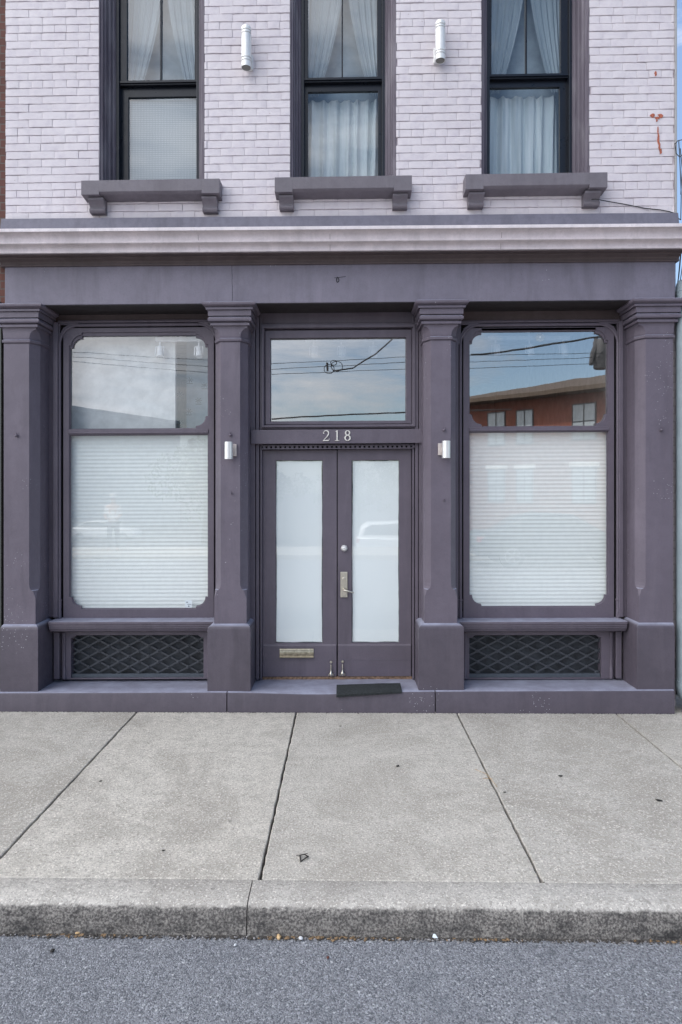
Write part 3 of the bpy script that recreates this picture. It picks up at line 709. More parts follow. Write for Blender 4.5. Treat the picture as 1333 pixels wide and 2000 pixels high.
def shopwin(g0, g1, top, mid0, mid1, bot, blround, ref, jl, jr):
    dg = -.20; X = lambda p: xp(p, dg); Z = lambda p: zp(p, dg, ref)
    RAD, STP = 19.5/213, 4.6/213
    df = -.165; s = (D-df)/FPX
    Xf = lambda p: xp(p, df)
    # outer frame: head, jamb boards
    m = MB()
    m.box(X(g0-36), X(g1+36), .19, .28, zp(630.5, -.19, ref), zp(600, -.19, ref))
    win = build(m, 'shop_window', M['headboard'], BLD, bevel=.003, w=True)
    m = MB()
    m.box(xp(jl[0], -.12), xp(jl[1], -.12), .12, .28, zp(1206, -.12, ref), zp(628, -.12, ref))
    m.box(xp(jr[0], -.12), xp(jr[1], -.12), .12, .28, zp(1206, -.12, ref), zp(628, -.12, ref))
    m.box(xp(jl[0]-14, -.15), xp(jl[0], -.12)-.001, .15, .28, zp(1206, -.12, ref), zp(615, -.12, ref))
    m.box(xp(jr[1], -.12)+.001, xp(jr[1]+14, -.15), .15, .28, zp(1206, -.12, ref), zp(615, -.12, ref))
    m.prof(Xf(g0-26), Xf(g1+26), [(.18, Z(633)), (.155, Z(632)), (.150, Z(630)), (.158, Z(626.6)), (.28, Z(625))])
    build(m, 'jamb', M['trim2'], win, bevel=.004, w=True)
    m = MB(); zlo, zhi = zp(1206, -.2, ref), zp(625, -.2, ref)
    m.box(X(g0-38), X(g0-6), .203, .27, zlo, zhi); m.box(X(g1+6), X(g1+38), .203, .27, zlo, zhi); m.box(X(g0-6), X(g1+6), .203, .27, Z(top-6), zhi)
    build(m, 'gap_shade_backing', M['darkvoid'], win, w=True)  # near-black backing added so the gaps beside the colonettes look shaded
    # sash plate with shaped openings
    o = rect(X(g0-13), X(g1+13), Z(1206), Z(641.5))
    up_ = hole(X(g0-1.5), X(g1+1.5), Z(mid0+1), Z(top-6.5), RAD if blround else 0, RAD, RAD+.004, RAD+.004, STP)
    lo_ = hole(X(g0-1.5), X(g1+1.5), Z(bot+1.5), Z(mid1-1), RAD, RAD, 0, 0, STP)
    build(plate([o, up_, lo_], .165, .178, .0035), 'sash', M['trim2'], win, smooth=40, w=True)
    up2 = hole(X(g0), X(g1), Z(mid0), Z(top), RAD-.01 if blround else 0, RAD-.01, RAD-.006, RAD-.006, STP)
    lo2 = hole(X(g0), X(g1), Z(bot), Z(mid1), RAD-.01, RAD-.01, 0, 0, STP)
    build(plate([rect(X(g0-12), X(g1+12), Z(1206), Z(643)), up2, lo2], .179, .199, .003), 'glazing_bead', M['trim2'], win, smooth=40, w=True)
    m = MB(); m.box(X(g0-2), X(g1+2), .155, .175, Z(mid1-2.5), Z(mid0+2.5)); m.tube([(X(g0-2), .158, Z((mid0+mid1)/2+2)), (X(g1+2), .158, Z((mid0+mid1)/2+2))], .009, 8)
    build(m, 'transom_bar', M['trim2'], win, bevel=.003, w=True)
    # torus at the head and colonettes with quarter arcs at the corners
    zt = Z(636.5); r = .016
    cl, cr = X(g0-19), X(g1+19); RA = 36/213
    def arcpath(sx, xc):
        return [(xc+sx*(RA-RA*math.cos(a)), .160, zt-RA+RA*math.sin(a)) for a in [i/10*math.pi/2 for i in range(11)]]
    m = MB(); m.tube([(cl+RA, .160, zt), (cr-RA, .160, zt)], r, 10); build(m, 'head_moulding', M['trim2'], win, smooth=50, w=True)
    for sx, xc in ((1, cl), (-1, cr)):
        m = MB()
        rad = .014
        m.lathe([(rad, Z(1176)), (rad, zt-RA+.003)], (xc, .155, 0), 12)
        m.lathe([(rad*1.25, Z(1207)), (rad*1.25, Z(1192)), (rad*1.05, Z(1189)), (rad*1.2, Z(1184)), (rad*1.2, Z(1172)), (rad*1.5, Z(1171)), (rad*1.5, Z(1169)), (rad, Z(1168))], (xc, .155, 0), 12)
        build(m, 'colonette', M['trim2'], win, smooth=40, w=True)
        m = MB(); m.tube(arcpath(sx, xc), .013, 8)
        # spandrel: a thin solid corner behind the arc with a sunk triangular panel
        arc = [(xc+sx*(RA-RA*math.cos(a)), zt-RA+RA*math.sin(a)) for a in [i/10*math.pi/2 for i in range(11)]]
        outl = [(xc-sx*.018, zt-RA), ]+arc+[(xc+sx*RA, zt+.018), (xc-sx*.018, zt+.018)]
        tri = [(xc+sx*.004, zt-RA*.48), (xc+sx*.004, zt+.004), (xc+sx*RA*.48, zt+.004), (xc+sx*RA*.22, zt-RA*.13)]
        sp = plate([outl, tri], .150, .178, .002); n = len(m.v); m.v += sp.v; m.f += [tuple(k+n for k in f) for f in sp.f]
        build(m, 'corner_spandrel', M['trim2'], win, smooth=40, w=True)
    # sill
    sx0, sx1 = xp(jl[0]-9, .01), xp(jr[1]+8, .01)
    sp = [(.28, zp(1206.5, -.17, ref)), (.165, zp(1206.5, -.17, ref)), (-.008, zp(1214, .01, ref)), (-.012, zp(1215, .01, ref)), (-.012, zp(1219.5, .01, ref)), (-.004, zp(1220.5, .01, ref)), (-.006, zp(1223.5, .0, ref)), (.004, zp(1224.5, .0, ref)), (.002, zp(1227.5, .0, ref)), (.012, zp(1229, .0, ref)), (.022, zp(1232.5, -.02, ref)), (.05, zp(1234, -.04, ref)), (.28, zp(1234, -.04, ref))]
    build(MB().prof(sx0, sx1, sp), 'sill', M['sheentop'], win, bevel=.0015, w=True)
    # panes
    for nm, a, b, mt in (('upper_pane', top-8, mid0+8, 'glass_up'), ('lower_pane', mid1-8, bot+8, 'glass_low')):
        m = MB(); mt = 'glass_left' if (mt == 'glass_up' and g0 < 500) else mt; m.add([(X(g0-6), .200, Z(b)), (X(g1+6), .200, Z(b)), (X(g1+6), .200, Z(a)), (X(g0-6), .200, Z(a))], [(0,1,2,3)])
        build(m, nm, M[mt], win, w=True)
    return win
SWL = shopwin(140, 407, 657, 837, 851, 1187, False, 270, (104, 113), (437, 445))
SWR = shopwin(917, 1184, 648.5, 832.5, 845, 1183, True, 1050, (884, 896), (1210, 1218))

# -- vents below the shop windows
def vent(x0, x1, ref, jx0, jx1):
    d = -.15; yt, yb_ = 1240.5, 1322
    o = rect(xp(jx0, d), xp(jx1, d), zp(1326.5, d, ref), zp(1233, d, ref))
    X0, X1, Z0, Z1 = xp(x0, d), xp(x1, d), zp(1324, d, ref), zp(yt, d, ref)
    h = 5/215
    i = [(X0, Z0), (X1, Z0), (X1, Z1-h), (X1-h*1.0, Z1-h), (X1-h*2.2, Z1), (X0+h*2.2, Z1), (X0+h*1.0, Z1-h), (X0, Z1-h)]
    v = build(plate([o, i], -d, .26, .003), 'vent', M['trim2'], BLD, w=True)
    for c in (jx0+4, jx1-4):
        m = MB()
        xx = xp(c, -.13)
        m.lathe([(.016, zp(1326, -.13, ref)), (.016, zp(1308, -.13, ref)), (.012, zp(1305, -.13, ref)), (.010, zp(1303, -.13, ref)), (.010, zp(1246, -.13, ref)), (.014, zp(1244, -.13, ref)), (.014, zp(1236, -.13, ref))], (xx, .142, 0), 10)
        build(m, 'vent_colonette', M['trim2'], v, smooth=40, w=True)
    for a, b in ((jx0-16, jx0-5), (jx1+5, jx1+16)): m = MB(); m.box(xp(a, -.12), xp(b, -.12), .12, .26, zp(1326, -.12, ref), zp(1234, -.12, ref)); build(m, 'vent_jamb', M['trim2'], v, bevel=.005, w=True)
    m = MB(); m.box(X0-.02, X1+.02, .232, .25, Z0-.02, Z1+.02); build(m, 'vent_board', M['ventboard'], v, w=True)
    # lattice
    dg = -.19; gx0, gx1, gz0, gz1 = xp(x0-3, dg), xp(x1+3, dg), zp(1319, dg, ref), zp(1237, dg, ref)
    dx, dz = 19.4/213.3, 10.35/213.3; m = MB(); nodes = MB()
    nx0 = xp(x0+16, dg); nz0 = zp(1250.5, dg, ref)
    def clip(p, q):
        t0, t1 = 0., 1.; dxx, dzz = q[0]-p[0], q[1]-p[1]
        for pp, qq in ((-dxx, p[0]-gx0), (dxx, gx1-p[0]), (-dzz, p[1]-gz0), (dzz, gz1-p[1])):
            if abs(pp) < 1e-9: continue
            r = qq/pp
            if pp < 0: t0 = max(t0, r)
            else: t1 = min(t1, r)
        return None if t0 >= t1 else ((p[0]+dxx*t0, p[1]+dzz*t0), (p[0]+dxx*t1, p[1]+dzz*t1))
    for sgn, yy in ((1, .186), (-1, .193)):
        for k_ in range(-12, 22):
            cx = nx0+2*dx*k_
            r = clip((cx-20*dx, nz0-sgn*20*dz), (cx+20*dx, nz0+sgn*20*dz))
            if r:
                (ax, az), (bx, bz) = r; l = math.hypot(bx-ax, bz-az); ux, uz = (bx-ax)/l, (bz-az)/l; w_ = .0068
                m.loft([[(x_-uz*w_, yy, z_+ux*w_), (x_+uz*w_, yy, z_-ux*w_), (x_+uz*w_, yy+.006, z_-ux*w_), (x_-uz*w_, yy+.006, z_+ux*w_)] for x_, z_ in ((ax, az), (bx, bz))])
    for i_ in range(-2, 16):
        for j_ in range(-9, 3):
            if (i_+j_) % 2: continue
            x_, z_ = nx0+dx*i_, nz0+dz*j_
            if gx0+.006 < x_ < gx1-.006 and gz0+.008 < z_ < gz1-.006:
                a = random.random()
                for q in range(5):
                    an = a+q*1.2566; nodes.lathe([(.0062, -.002), (.0056, .0035), (.0035, .0042)], (x_+.0115*math.cos(an), .186, z_+.0115*math.sin(an)), 6, 'Y')
                nodes.lathe([(.0125, -.004), (.0125, .003), (.0105, .005), (.006, .0055), (.0055, .009), (.003, .010)], (x_, .186, z_), 10, 'Y')
    n_ = len(m.v); m.v += nodes.v; m.f += [tuple(k+n_ for k in f) for f in nodes.f]
    build(m, 'grille', M['grille'], v, w=True)
    m = MB(); m.box(X0, X1, .172, .20, zp(1322.5, -.18, ref), zp(1315.5, -.18, ref)); build(m, 'grille_rail', M['griller'], v, bevel=.002, w=True)
vent(139, 398, 270, 121, 412)
vent(917, 1175, 1050, 905, 1199)

# -- entrance
ref = 660
m = MB()
m.box(xp(494, -.19), xp(830, -.19), .19, .28, zp(631, -.19, ref), zp(600, -.19, ref))
ent = build(m, 'entrance_frame', M['trim2'], BLD, bevel=.003, w=True)
m = MB()
for a, b, dd in ((486, 498.6, -.13), (500.2, 506.6, -.150), (508.6, 512.2, -.168)): m.box(xp(a, dd), xp(b, dd)-.0005, -dd, .28, zp(1327, dd, ref), zp(618, dd, ref))
for a, b, dd in ((819.2, 834, -.13), (811.4, 817.6, -.150), (806, 809.6, -.168)): m.box(xp(a, dd)+.0005, xp(b, dd), -dd, .28, zp(1327, dd, ref), zp(618, dd, ref))
build(m, 'jamb', M['trim2'], ent, bevel=.003, w=True)
m = MB(); m.box(xp(494, -.2), xp(511, -.2), .2085, .24, zp(1326, -.2), zp(625, -.2)); build(m, 'gap_shade_backing', M['darkvoid'], ent, w=True)  # near-black backing added to paint shade between the jamb strips
m = MB(); m.box(xp(807, -.2), xp(828, -.2), .2085, .24, zp(1326, -.2), zp(625, -.2)); build(m, 'gap_shade_backing', M['darkvoid'], ent, w=True)  # same added dark backing on the right side
m = MB(); m.box(xp(490.5, -.10), xp(829.5, -.10), .10, .28, zp(866, -.10, ref), zp(838.5, -.10, ref))
rail = build(m, 'transom_rail', M['trim2'], ent, bevel=.003, w=True)
m = MB(); m.box(xp(512, -.185), xp(808, -.185), .185, .26, zp(877.5, -.185, ref), zp(860, -.185, ref)); build(m, 'head_shade_board', M['darkvoid'], ent, w=True)  # near-black board added so the slots between dentils look shaded
m = MB(); m.box(xp(512, -.16), xp(807.5, -.16), .150, .1845, zp(877, -.16, ref), zp(875, -.16, ref)); m.box(xp(512, -.16), xp(807.5, -.16), .158, .1845, zp(871, -.16, ref), zp(868.5, -.16, ref))
x = xp(514, -.16)
while x < xp(806, -.16):
    m.box(x, x+.024, .152, .1843, zp(875.2, -.16, ref), zp(870.8, -.16, ref)); x += .0425
build(m, 'dentil_strip', M['trim2'], ent, bevel=.001, w=True)
# transom window
m = ringplate(508, 631, 815, 837, 517, 641, 805, 829, -.162, -.28, .002, ref)
s_ = ringplate(511, 634, 812, 834, 515.5, 639.5, 807, 830, -.140, -.17, .003, ref); n = len(m.v); m.v += s_.v; m.f += [tuple(k+n for k in f) for f in s_.f]
tw = build(m, 'transom_window', M['trim2'], BLD, smooth=40, w=True)
build(ringplate(518.5, 644.5, 804, 828.3, 528.5, 659.5, 793.5, 822, -.178, -.235, .004, ref), 'sash', M['trim2'], tw, smooth=40, w=True)
m = MB(); m.add([(xp(524, -.22), .222, zp(826, -.22, ref)), (xp(798, -.22), .222, zp(826, -.22, ref)), (xp(798, -.22), .222, zp(654, -.22, ref)), (xp(524, -.22), .222, zp(654, -.22, ref))], [(0,1,2,3)])
build(m, 'pane', M['glass_up'], tw, w=True)
# doors
def door(x0, x1, g0, g1, y0, y1, gy0, gy1):
    d = -.215
    o = rect(xp(x0, d), xp(x1, d), zp(y1, d, ref), zp(y0, d, ref)); i = rect(xp(g0-1, d), xp(g1+1, d), zp(gy1+1.5, d, ref), zp(gy0-1.5, d, ref))
    dr = build(plate([o, i], -d, .255, .003), 'door', M['door'], BLD, w=True)
    m = MB(); m.prof(xp(x0, d)+.004, xp(x1, d)-.004, [(.216, zp(1257.5, d)), (.203, zp(1260.5, d)), (.203, zp(1320.5, d)), (.216, zp(1320.5, d))])
    pk = build(m, 'kick_panel', M['door'], dr, bevel=.003, w=True)
    m = MB(); m.box(xp(x0, d)+.006, xp(x1, d)-.006, .2012, .2026, zp(1289.6, -.2), zp(1288.8, -.2)); build(m, 'panel_seam', M['sheentop'], dr, w=True)
    # white film behind the glass, with slightly ragged edges
    A, B, C_, E = xp(g0, -.235), xp(g1, -.235), zp(gy1, -.235, ref), zp(gy0, -.235, ref); pts = []
    def wob(p, q, k):
        for t_ in range(k):
            u = t_/k; s0 = .0022*math.sin(u*9+p[0]*7)+random.uniform(-.0012, .0012)
            dx_, dz_ = q[0]-p[0], q[1]-p[1]; l = math.hypot(dx_, dz_)
            pts.append((p[0]+dx_*u-dz_/l*(s0+.002), p[1]+dz_*u+dx_/l*(s0+.002)))
    wob((A, C_), (B, C_), 10); wob((B, C_), (B, E), 30); wob((B, E), (A, E), 10); wob((A, E), (A, C_), 30)
    build(plate([pts], .238, .240), 'film', M['film'], dr, w=True)
    m = MB(); m.box(A-.02, B+.02, .2415, .250, C_-.02, E+.02); build(m, 'back_panel', M['black'], dr, w=True)
    m = MB(); m.add([(A-.02, .236, C_-.02), (B+.02, .236, C_-.02), (B+.02, .236, E+.02), (A-.02, .236, E+.02)], [(0,1,2,3)]); build(m, 'pane', M['glass_door'], dr, w=True)
    return dr
DL = door(513, 658.4, 540, 629.5, 878.5, 1321, 900, 1254); DR = door(660.2, 804, 688.5, 779, 877.5, 1321, 900.5, 1254)
m = MB(); m.box(xp(513, -.2), xp(805, -.2), .206, .30, zp(1327, -.2), zp(1321.8, -.2)); build(m, 'threshold', M['twood'], BLD, w=True)
m = MB(); m.box(xp(500, -.26), xp(815, -.26), .262, .275, zp(1327, -.2), zp(860, -.2)); build(m, 'door_backing', M['black'], BLD, w=True)
def zq(py, d): return CZ-(py-CYP)*(D-d)/FPX
d = -.203
m = MB(); x0, x1, z0, z1 = xp(547, d), xp(613, d), zq(1283.5, d), zq(1266.5, d)
m.prof(x0, x1, [(.204, z1), (.190, z1), (.186, z1-.010), (.199, z1-.016), (.190, (z0+z1)/2), (.197, z0+.015), (.182, z0+.004), (.182, z0), (.204, z0)])
build(m, 'mail_slot', M['brass'], DL, smooth=40)
for px, py, par in ((647, 1293, DL), (669.5, 1292, DR)):
    x, z = xp(px, d), zq(py, d)
    m = MB().lathe([(.013, 0), (.013, .006), (.011, .010), (.004, .011), (.004, .006)], (x, .203, z), 14, 'Y')
    m.tube([(x, .190, z-.02), (x, .186, z-.06), (x, .192, z-.085)], [.0045, .005, .009], 8)
    m.lathe([(.0, -.125), (.012, -.125), (.019, -.108), (.016, -.098), (.010, -.088), (.007, -.075)], (x, .190, z), 12)
    m.tube([(x-.018, .195, z-.105), (x-.02, .195, z-.125)], .007, 6); m.tube([(x+.018, .195, z-.105), (x+.02, .195, z-.125)], .007, 6)
    build(m, 'door_stop', M['nickel'], par, smooth=40)
x, z = xp(672.8, -.2), zq(1071, -.2)
m = MB().lathe([(.030, 0), (.030, .008), (.024, .018), (.019, .030), (.016, .032), (.006, .033), (.005, .028)], (x, .215, z), 20, 'Y'); build(m, 'deadbolt', M['lampsilver'], DR, smooth=40)
m = MB(); x0, x1, z0, z1 = xp(665.5, -.2), xp(679.3, -.2), zq(1167, -.2), zq(1117, -.2)
m.box(x0, x1, .203, .216, z0, z1); hp = build(m, 'handle_plate', M['nickel'], DR, bevel=.004)
hp2 = MB(); zc_ = zq(1131, -.2); hp2.lathe([(.017, 0), (.016, .006), (.013, .007), (.012, .004)], ((x0+x1)/2, .203, zc_), 16, 'Y')
build(hp2, 'keyhole', M['nickel'], DR, smooth=40)
zl_ = zq(1151.5, -.2); xc_ = (x0+x1)/2; m = MB().lathe([(.015, 0), (.014, .01), (.010, .014), (.010, .045)], (xc_, .203, zl_), 14, 'Y')
m.tube([(xc_, .160, zl_), (xc_+.02, .155, zl_-.003), (xc_+.06, .152, zl_-.014), (xc_+.088, .153, zl_-.022)], [.009, .009, .0075, .006], 10)
build(m, 'handle', M['nickel'], DR, smooth=45)

# -- house number 218, serif strokes of changing width
def stroke(pts, y0, y1, mb):
    """pts: (x, z, width)"""
    n = len(pts); Lp, Rp = [], []
    for i, (x, z, w_) in enumerate(pts):
        a = pts[max(i-1, 0)]; b = pts[min(i+1, n-1)]; tx, tz = b[0]-a[0], b[1]-a[1]; l = math.hypot(tx, tz) or 1
        Lp.append((x-tz/l*w_/2, z+tx/l*w_/2)); Rp.append((x+tz/l*w_/2, z-tx/l*w_/2))
    rings = [[(Lp[i][0], y0, Lp[i][1]), (Rp[i][0], y0, Rp[i][1]), (Rp[i][0], y1, Rp[i][1]), (Lp[i][0], y1, Lp[i][1])] for i in range(n)]
    mb.loft(rings)
def digit(ch, ox, oz, h, name='house_number'):
    m = MB(); S = lambda L_: [(ox+a*h, oz+b*h, c*h) for a, b, c in L_]; y0, y1 = .091, .0995
    if ch == '2':
        arc = [(.06, .74, .08)]+[(.30-.235*math.cos(a), .73+.23*math.sin(a), .05+.07*max(0, math.sin(a-.7))) for a in [i/12*3.3 for i in range(1, 13)]]
        arc += [(.50, .60, .11), (.40, .42, .07), (.24, .25, .05), (.07, .07, .05)]
        stroke(S(arc), y0, y1, m); stroke(S([(.02, .045, .09), (.30, .045, .09), (.53, .045, .09)]), y0+.0004, y1-.0004, m); stroke(S([(.555, .02, .05), (.60, .22, .03)]), y0+.0008, y1-.0008, m)
        m.lathe([(.055*h, 0), (.055*h, .008)], (ox+.08*h, y1, oz+.72*h), 10, 'Y')
    if ch == '1':
        stroke(S([(.30, .02, .11), (.30, .97, .11)]), y0, y1, m); stroke(S([(.10, .03, .05), (.50, .03, .05)]), y0+.0004, y1-.0004, m); stroke(S([(.12, .84, .03), (.32, .95, .06)]), y0+.0008, y1-.0008, m)
    if ch == '8':
        for cx, cz, rx, rz in ((.30, .74, .19, .20), (.30, .27, .235, .235)):
            stroke(S([(cx+rx*math.cos(a), cz+rz*math.sin(a), .055+.065*abs(math.cos(a))) for a in [i/20*2*math.pi for i in range(21)]]), y0 if cz > .5 else y0+.0005, y1, m)
    return m
hN = 21/216.4; zN = zp(861, -.09, 659)
m = MB()
for ch, px in (('2', 631.0), ('1', 652.5), ('8', 673.0)):
    dm = digit(ch, xp(px, -.09), zN, hN)
    build(dm, 'house_number', M['number'], rail, w=True)

# ================================================================ WALL LAMPS
def big_lamp(px0, px1, pt, pb, side, label):
    d = .085; cx = xp((px0+px1)/2, d+.04); r = .045
    z1, z0 = zq(pt+3, d), zq(pb-5, d)
    if side > 0: wx = xp(492, 0)-.005
    else: wx = xp(848, 0)+.005
    root = empty('wall_lamp', (cx, 0, z0)); tag(root, label, 'wall lamp', 'tall cylinder lamps on the upper wall')
    H = z1-z0
    pr = [(r*.86, z0+.004), (r, z0), (r, z0+H*.11)]
    for q in (.13, .20, .80, .87): pr += [(r, z0+H*q), (r*.86, z0+H*q+.001), (r*.86, z0+H*q+.009), (r, z0+H*q+.010)]
    pr += [(r, z1-.012), (r*.9, z1-.003), (r*.6, z1)]
    build(MB().lathe(pr, (cx, -d, 0), 28), 'lamp_body', M['lampsilver'], root, smooth=40)
    build(MB().lathe([(r*.84, z0-.001), (r*.84, z0+.0035)], (cx, -d, 0), 24), 'lamp_lens', M['lampinner'], root, smooth=40)
    m = MB(); zc = z0+H*.22
    m.box(cx-.03+side*.02, cx+.03+side*.02, -.03, .004, zc-.055, zc+.075)
    m.box(cx-.014+side*.005, cx+.014+side*.005, -(d-r*.8), -.029, zc-.02, zc+.04)
    build(m, 'backplate', M['lampsilver'], root, bevel=.003)
big_lamp(470, 490.5, 50, 138, 1, 'tall silver cylinder lamp between left and middle upper windows')
big_lamp(851, 872, 40, 124, -1, 'tall silver cylinder lamp between middle and right upper windows')
def small_lamp(px0, px1, py0, py1, qx0, qx1, label):
    dd = DP+.085; r = abs(xp(px1, dd)-xp(px0, dd))/2; cx = xp((px0+px1)/2, dd)
    z1, z0 = zq(py0, dd), zq(py1, dd); root = empty('wall_lamp', (cx, -DP, z0)); tag(root, label, 'wall lamp', 'small half round lamps beside the doors')
    n = 12; ring = [(cx-r, -dd+.03), (cx+r, -dd+.03)]+[(cx+r*math.cos(a), -dd-r*.9*math.sin(a)) for a in [i/n*math.pi for i in range(n+1)]]
    m = MB().loft([[(x_, y_, z0) for x_, y_ in ring], [(x_, y_, z1) for x_, y_ in ring]]); build(m, 'lamp_shade', M['lampwhite'], root, smooth=40)
    a, b = xp(qx0, DP+.02), xp(qx1, DP+.02); m = MB(); m.box(a, b, -DP-.022, -DP+.002, z0+.028, z1-.016)
    lo, hi = sorted((cx, (a+b)/2)); m.box(lo, hi, -dd+.028, -DP-.02, (z0+z1)/2-.02, (z0+z1)/2+.02)
    build(m, 'backplate', M['plateb'], root, bevel=.002)
small_lamp(439.3, 454.5, 863, 896.5, 450, 462.5, 'small white metal lamp on the pier left of the doors')
small_lamp(864.5, 880, 861, 894.5, 856.5, 868, 'small white metal lamp on the pier right of the doors')

# ================================================================ INTERIORS
m = MB(); IX0, IX1 = XL+.26, XR-.26
zf, zc = .12, zp(641, -.2)+.35
zc = zp(655, -1.9)
m.box(IX0, IX1, 6, 6.1, zf, zc+.6); m.box(IX0-.005, IX0+.02, .31, 6, zf, zc+.6); m.box(IX1-.02, IX1+.005, .31, 6, zf, zc+.6)
build(m, 'interior_wall', M['white'], BLD)
m = MB(); m.box(IX0, IX1, .30, 6, zc+.02, zc+.12); build(m, 'ceiling', M['white'], BLD)
m = MB(); m.box(IX0, IX1, .282, 6, zf-.1, zf); build(m, 'floor', M['floorin'], BLD)
m = MB(); m.box(IX0, xp(343, -.36), .36, .42, zf, zc+.015); build(m, 'partition_wall', M['white'], BLD)
m = MB(); m.box(xp(343, -.36)+.003, xp(430, -.9), .8, .9, zf, zc+.015); build(m, 'partition_wall', M['bluewall'], BLD)
for px, py in ((371, 742), (400, 752), (352, 770), (388, 782), (369, 803), (352, 826)):
    m = MB(); x_, z_ = xp(px, -.79), zq(py, -.79)
    for q in range(7): m.tube([(x_, .796, z_), (x_+.035*math.cos(q*.9), .796, z_+.028*math.sin(q*.9))], .0035, 4)
    m.box(x_-.03, x_+.03, .794, .799, z_-.040, z_-.034); build(m, 'wall_motif', M['pipe'], BLD)
m = MB(); m.box(IX0, IX1, .29, 5, zp(420)-.05, zp(420)); build(m, 'upper_floor', M['ventboard'], BLD)
m = MB(); m.box(IX0, IX1, .50, .56, zp(420), ztop-.4); build(m, 'upper_room_wall', M['roomgrey'], BLD)
# track lights
def track(px0, px1, py, spots, yw, label):
    dd = -yw; z = zq(py, dd); root = empty('track_light', (xp((px0+px1)/2, dd), yw, zc+.02)); tag(root, label, 'track light', 'track lights on the shop ceiling')
    m = MB(); m.box(xp(px0, dd), xp(px1, dd), yw-.02, yw+.02, z, z+.035); m.box(xp((px0+px1)/2, dd)-.01, xp((px0+px1)/2, dd)+.01, yw-.01, yw+.01, z+.03, zc+.02); build(m, 'rail', M['trackwhite'], root)
    for s in spots:
        x = xp(s, dd); m = MB(); m.tube([(x, yw, z+.005), (x, yw, z-.06)], .008, 6); m.tube([(x, yw, z-.05), (x+.01, yw-.03, z-.15)], [.026, .034], 12)
        for sg in (-1, 1): m.tube([(x+sg*.038, yw, z-.05), (x+sg*.038, yw-.02, z-.135)], .005, 5)
        m.tube([(x-.038, yw, z-.05), (x+.038, yw, z-.05)], .006, 5)
        build(m, 'spotlight', M['trackwhite'], root, smooth=40)
track(305, 402, 667, (313, 389), .31, 'pale ceiling track with two spotlights seen in the left shop window')
track(597, 790, 667, (613, 667, 729), .55, 'pale ceiling track with three spotlights seen in the transom window')
track(953, 1112, 664, (968, 1034, 1100), .55, 'pale ceiling track with three spotlights seen in the right shop window')
# pleated shades
def shade(g0, g1, y0, y1, ref, label):
    dd = -.245; x0, x1 = xp(g0-7, dd), xp(g1+7, dd); z1, z0 = zp(y0-9, dd, ref), zp(y1+8, dd, ref); n = 46; P = []
    for i in range(2*n+1):
        z = z1+(z0-z1)*i/(2*n); P.append((.246+(.0036 if i % 2 else 0), z))
    L2 = [(y_+.002, z_) for y_, z_ in reversed(P)]
    b = ((x0+x1)/2, .25, z0); m = MB(); m.prof(x0, x1, P+L2)
    o = build(m, 'pleated_shade', M['blind'], None, base=b, w=True); tag(o, label, 'window shade', 'pleated shades in the shop windows')
shade(140, 407, 851, 1187, 270, 'white pleated shade behind the lower left shop window')
shade(917, 1184, 845, 1183, 1050, 'white pleated shade behind the lower right shop window')
# curtains upstairs
def drape(x0, x1, z0, z1, y, label, gather=None, n=70, amp=.012, mat='curtain'):
    m = MB(); rows = 10
    fr_ = [random.uniform(.8, 1.2) for _ in range(6)]
    for j in range(rows+1):
        v = j/rows; zz = z1+(z0-z1)*v
        for i in range(n+1):
            u = i/n
            if gather == 'L': xr = x0+(x1-x0)*(1-.62*v**1.6)*u
            elif gather == 'R': xr = x1-(x1-x0)*(1-.62*v**1.6)*(1-u)
            else: xr = x0+(x1-x0)*u
            ph = u*38*fr_[0]+1.3*math.sin(u*7+v*1.2)
            m.v.append(Vector((xr, y+amp*math.sin(ph)+amp*.5*math.sin(u*71+v*2), zz)))
    for j in range(rows):
        for i in range(n):
            a = j*(n+1)+i; m.f.append((a, a+1, a+n+2, a+n+1))
    k = len(m.v); m.v += [v_+Vector((0, .003, 0)) for v_ in m.v]; m.f += [tuple(reversed([q+k for q in f])) for f in m.f[:]]
    # close the rim
    o = build(m, 'curtain', M[mat], None, base=((x0+x1)/2, y, z0), smooth=60, w=True)
    return tag(o, label, 'curtain', 'curtains in the upper windows')
names = ['left', 'middle', 'right']
for (win, (X0, X1, z0, zt, gl0, gl1, zl, zb_)), nm in zip(WI, names):
    xm = (X0+X1)/2+.02
    drape(X0+.09, xm, zb_-.1, zt-.1, .36, 'sheer curtain drawn to the left in the %s upper sash' % nm, 'L', amp=.006, mat='netcurtain')
    drape(xm+.004, X1-.085, zb_-.1, zt-.1, .36, 'sheer curtain drawn to the right in the %s upper sash' % nm, 'R', amp=.006, mat='netcurtain')
    if nm != 'left':
        drape(gl0-.02, gl1+.02, z0-.02, zl-.012, .40, 'pleated white sheer curtain hanging in the %s lower sash' % nm, amp=.022)
    else:
        m = MB(); m.box(gl0-.005, gl1+.005, .303, .306, z0+.0, zl-.010); build(m, 'insect_screen', M['screen'], win, w=True)

# ================================================================ SMALL THINGS ON THE FRONT
# doormat strip lying over the step edge
m = MB(); n = 26; rings = []
A = [xp(657.5, .15), xp(785, .17)]
for i in range(n+1):
    u = i/n; x = A[0]+(A[1]-A[0])*u
    sag = .020*math.exp(-((674+x*227-620)/110)**2)
    zt = zp(1350.5, .19)-sag-slope(1350)*x*1.0; zf_ = zt+.03
    e = .004*math.sin(u*7)+random.uniform(-.0015, .0015); yb_ = -.005-.01*u; yf = -.215+.015*u+e
    b1 = zt+.004+(-.05-(-.17))*0
    top = [(x, yb_, zt+.018+.006), (x, yb_*.5+yf*.5, zt+.016+random.uniform(0, .002)), (x, -.172, zt+.012), (x, yf, zt+.004-.012*(1-u))]
    bot = [(x, yf+.001, zt-.012-.014*(1-u)), (x, -.175, zt-.0), (x, yb_*.5+yf*.5, zt+.004), (x, yb_, zt+.010)]
    rings.append(top+bot)
m.loft(rings)
